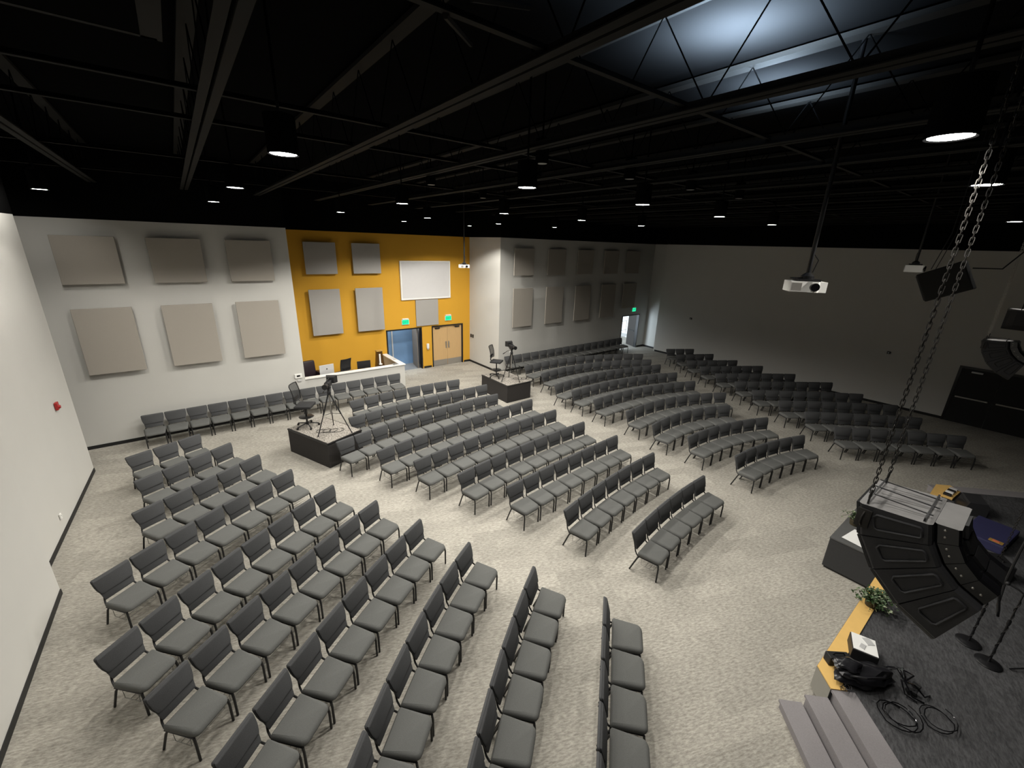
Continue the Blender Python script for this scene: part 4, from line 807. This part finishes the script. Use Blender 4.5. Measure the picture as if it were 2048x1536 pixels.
m.tube([(.45, -.15, ZC), (.35, -.12, 4.2), (.24, -.08, 2.9), (.14, -.05, 2.0), (.10, -.05, 1.5), (.03, -.08, 1.12), (-.06, -.12, 1.0), (-.10, -.10, 1.12), (-.11, -.03, 1.40), (-.08, .04, 1.62), (-.13, .08, 1.60), (-.2, .05, 1.45)], .016, 7); m.obj('cable', BLACKPL, t, smooth=True)
chain('thin dark chain hanging beside the drooping cable', 9.02, -.44, 1.75, 5.2, DARKST, .042, 'loose chains over the stage')
# far stage objects
t = thing('drum_case', 'navy case with gold badge lying on the dark stage', 'case', (12.45, -.34, SZ), R(-8)); m = MB(); m.box((0, 0, .09), (1.1, .62, .18), bev=.02); m.obj('case_body', BLUEC, t); m = MB(); m.box((-.42, -.17, .184), (.12, .20, .008), bev=.002); m.obj('badge', GOLD, t); m = MB(); m.box((-.42, -.17, .190), (.06, .10, .004)); m.obj('badge_print', REDINK, t)
t = thing('stage_monitor', 'black wedge monitor speaker on the stage behind the navy case', 'monitor speaker', (13.55, .05, SZ), R(20)); m = MB(); m.loft([[(x, -.2, 0), (x, .2, 0), (x, .12, .30), (x, -.16, .34), (x, -.2, .28)] for x in (-.26, .26)]); m.obj('cabinet', CAB, t); m = MB(); m.quad((-.24, .195, .03), (.24, .195, .03), (.24, .125, .28), (-.24, .125, .28)); m.obj('grille', BLACKM, t)
t = thing('guitar_pedalboard', 'pale pedal board with small pedals near the far stage edge', 'pedal board', (14.05, .45, SZ + .02), R(-6)); m = MB(); m.box((0, 0, .03), (.62, .24, .05), bev=.006); m.obj('board', PLY, t)
for k in range(4): m = MB(); m.box((-.22 + .15 * k, 0, .08), (.09, .14, .05), bev=.006); m.obj('pedal', (BLACKPL, PAPER, BLACKPL, ALU)[k], t)
t = thing('amplifier', 'black amplifier on the stage behind the mic stands', 'amplifier', (11.0, -.55, SZ), R(30)); m = MB(); m.box((0, 0, .16), (.40, .26, .32), bev=.012); m.obj('cabinet', BLACKPL, t); m = MB(); m.box((0, -.135, .14), (.36, .01, .24)); m.obj('grille', MESHF, t); m = MB(); m.tube([(-.08, 0, .32), (-.07, 0, .345), (.07, 0, .345), (.08, 0, .32)], .01, 6); m.obj('handle', GLOSS, t)

# ================================================================== LOBBY, DAYLIGHT, CAMERA
def area(x, y, z, e, sx, sy, col, rot=(0, 0, 0)):
    l = bpy.data.lights.new('area_light', 'AREA'); l.energy = e; l.shape = 'RECTANGLE'; l.size = sx; l.size_y = sy; l.color = col; o = bpy.data.objects.new('area_light', l); COL.objects.link(o); o.location = (x, y, z); o.rotation_euler = rot; return o
area(7.6, 19.2, 2.86, LOB, 1.6, .5, (.85, .93, 1.0))
area(18.7, 17.05, 1.4, DOORL, 1.2, 2.2, (.74, .88, 1.0), (R(90), 0, R(-107)))  # added unseen panel outside the exit, imitating daylight spilling in
pl = area(21.54, 16.16, 1.06, 1, 1.7, 2.1, (1, 1, 1), (R(-90), 0, 0)); pl.data.cycles.is_portal = True
w = bpy.data.worlds.new('daylight'); scene.world = w; w.use_nodes = True
bg = w.node_tree.nodes['Background']; bg.inputs['Color'].default_value = (.80, .91, 1.0, 1); bg.inputs['Strength'].default_value = SKY
cam = bpy.data.cameras.new('camera'); co = bpy.data.objects.new('camera', cam); COL.objects.link(co); scene.camera = co
cam.sensor_fit = 'HORIZONTAL'; cam.sensor_width = 36.0; cam.lens = 36.0 * 838.16 / 2048; cam.clip_start = .05; cam.clip_end = 200
p, r, al = R(18.3035), R(1.8017), R(38)
Fw = Vector((0, math.cos(p), -math.sin(p))); Up = Vector((0, math.sin(p), math.cos(p))); Rt = Vector((1, 0, 0))
# roll about the viewing axis, then turn the heading into the room's axes
Rt2 = Rt * math.cos(r) + Up * math.sin(r); Up2 = -Rt * math.sin(r) + Up * math.cos(r)
Rz = Matrix.Rotation(-al, 3, 'Z')
M3 = Matrix((Rz @ Rt2, Rz @ Up2, Rz @ (-Fw))).transposed()
co.matrix_world = Matrix.Translation((0, 0, 5.955)) @ M3.to_4x4()
vs = scene.view_settings; vs.view_transform = 'Standard'; vs.look = 'None'; vs.exposure = EXPO; vs.gamma = 1.0
scene.cycles.sample_clamp_indirect = 4.0
try: scene.cycles.use_denoising = True
except Exception: pass
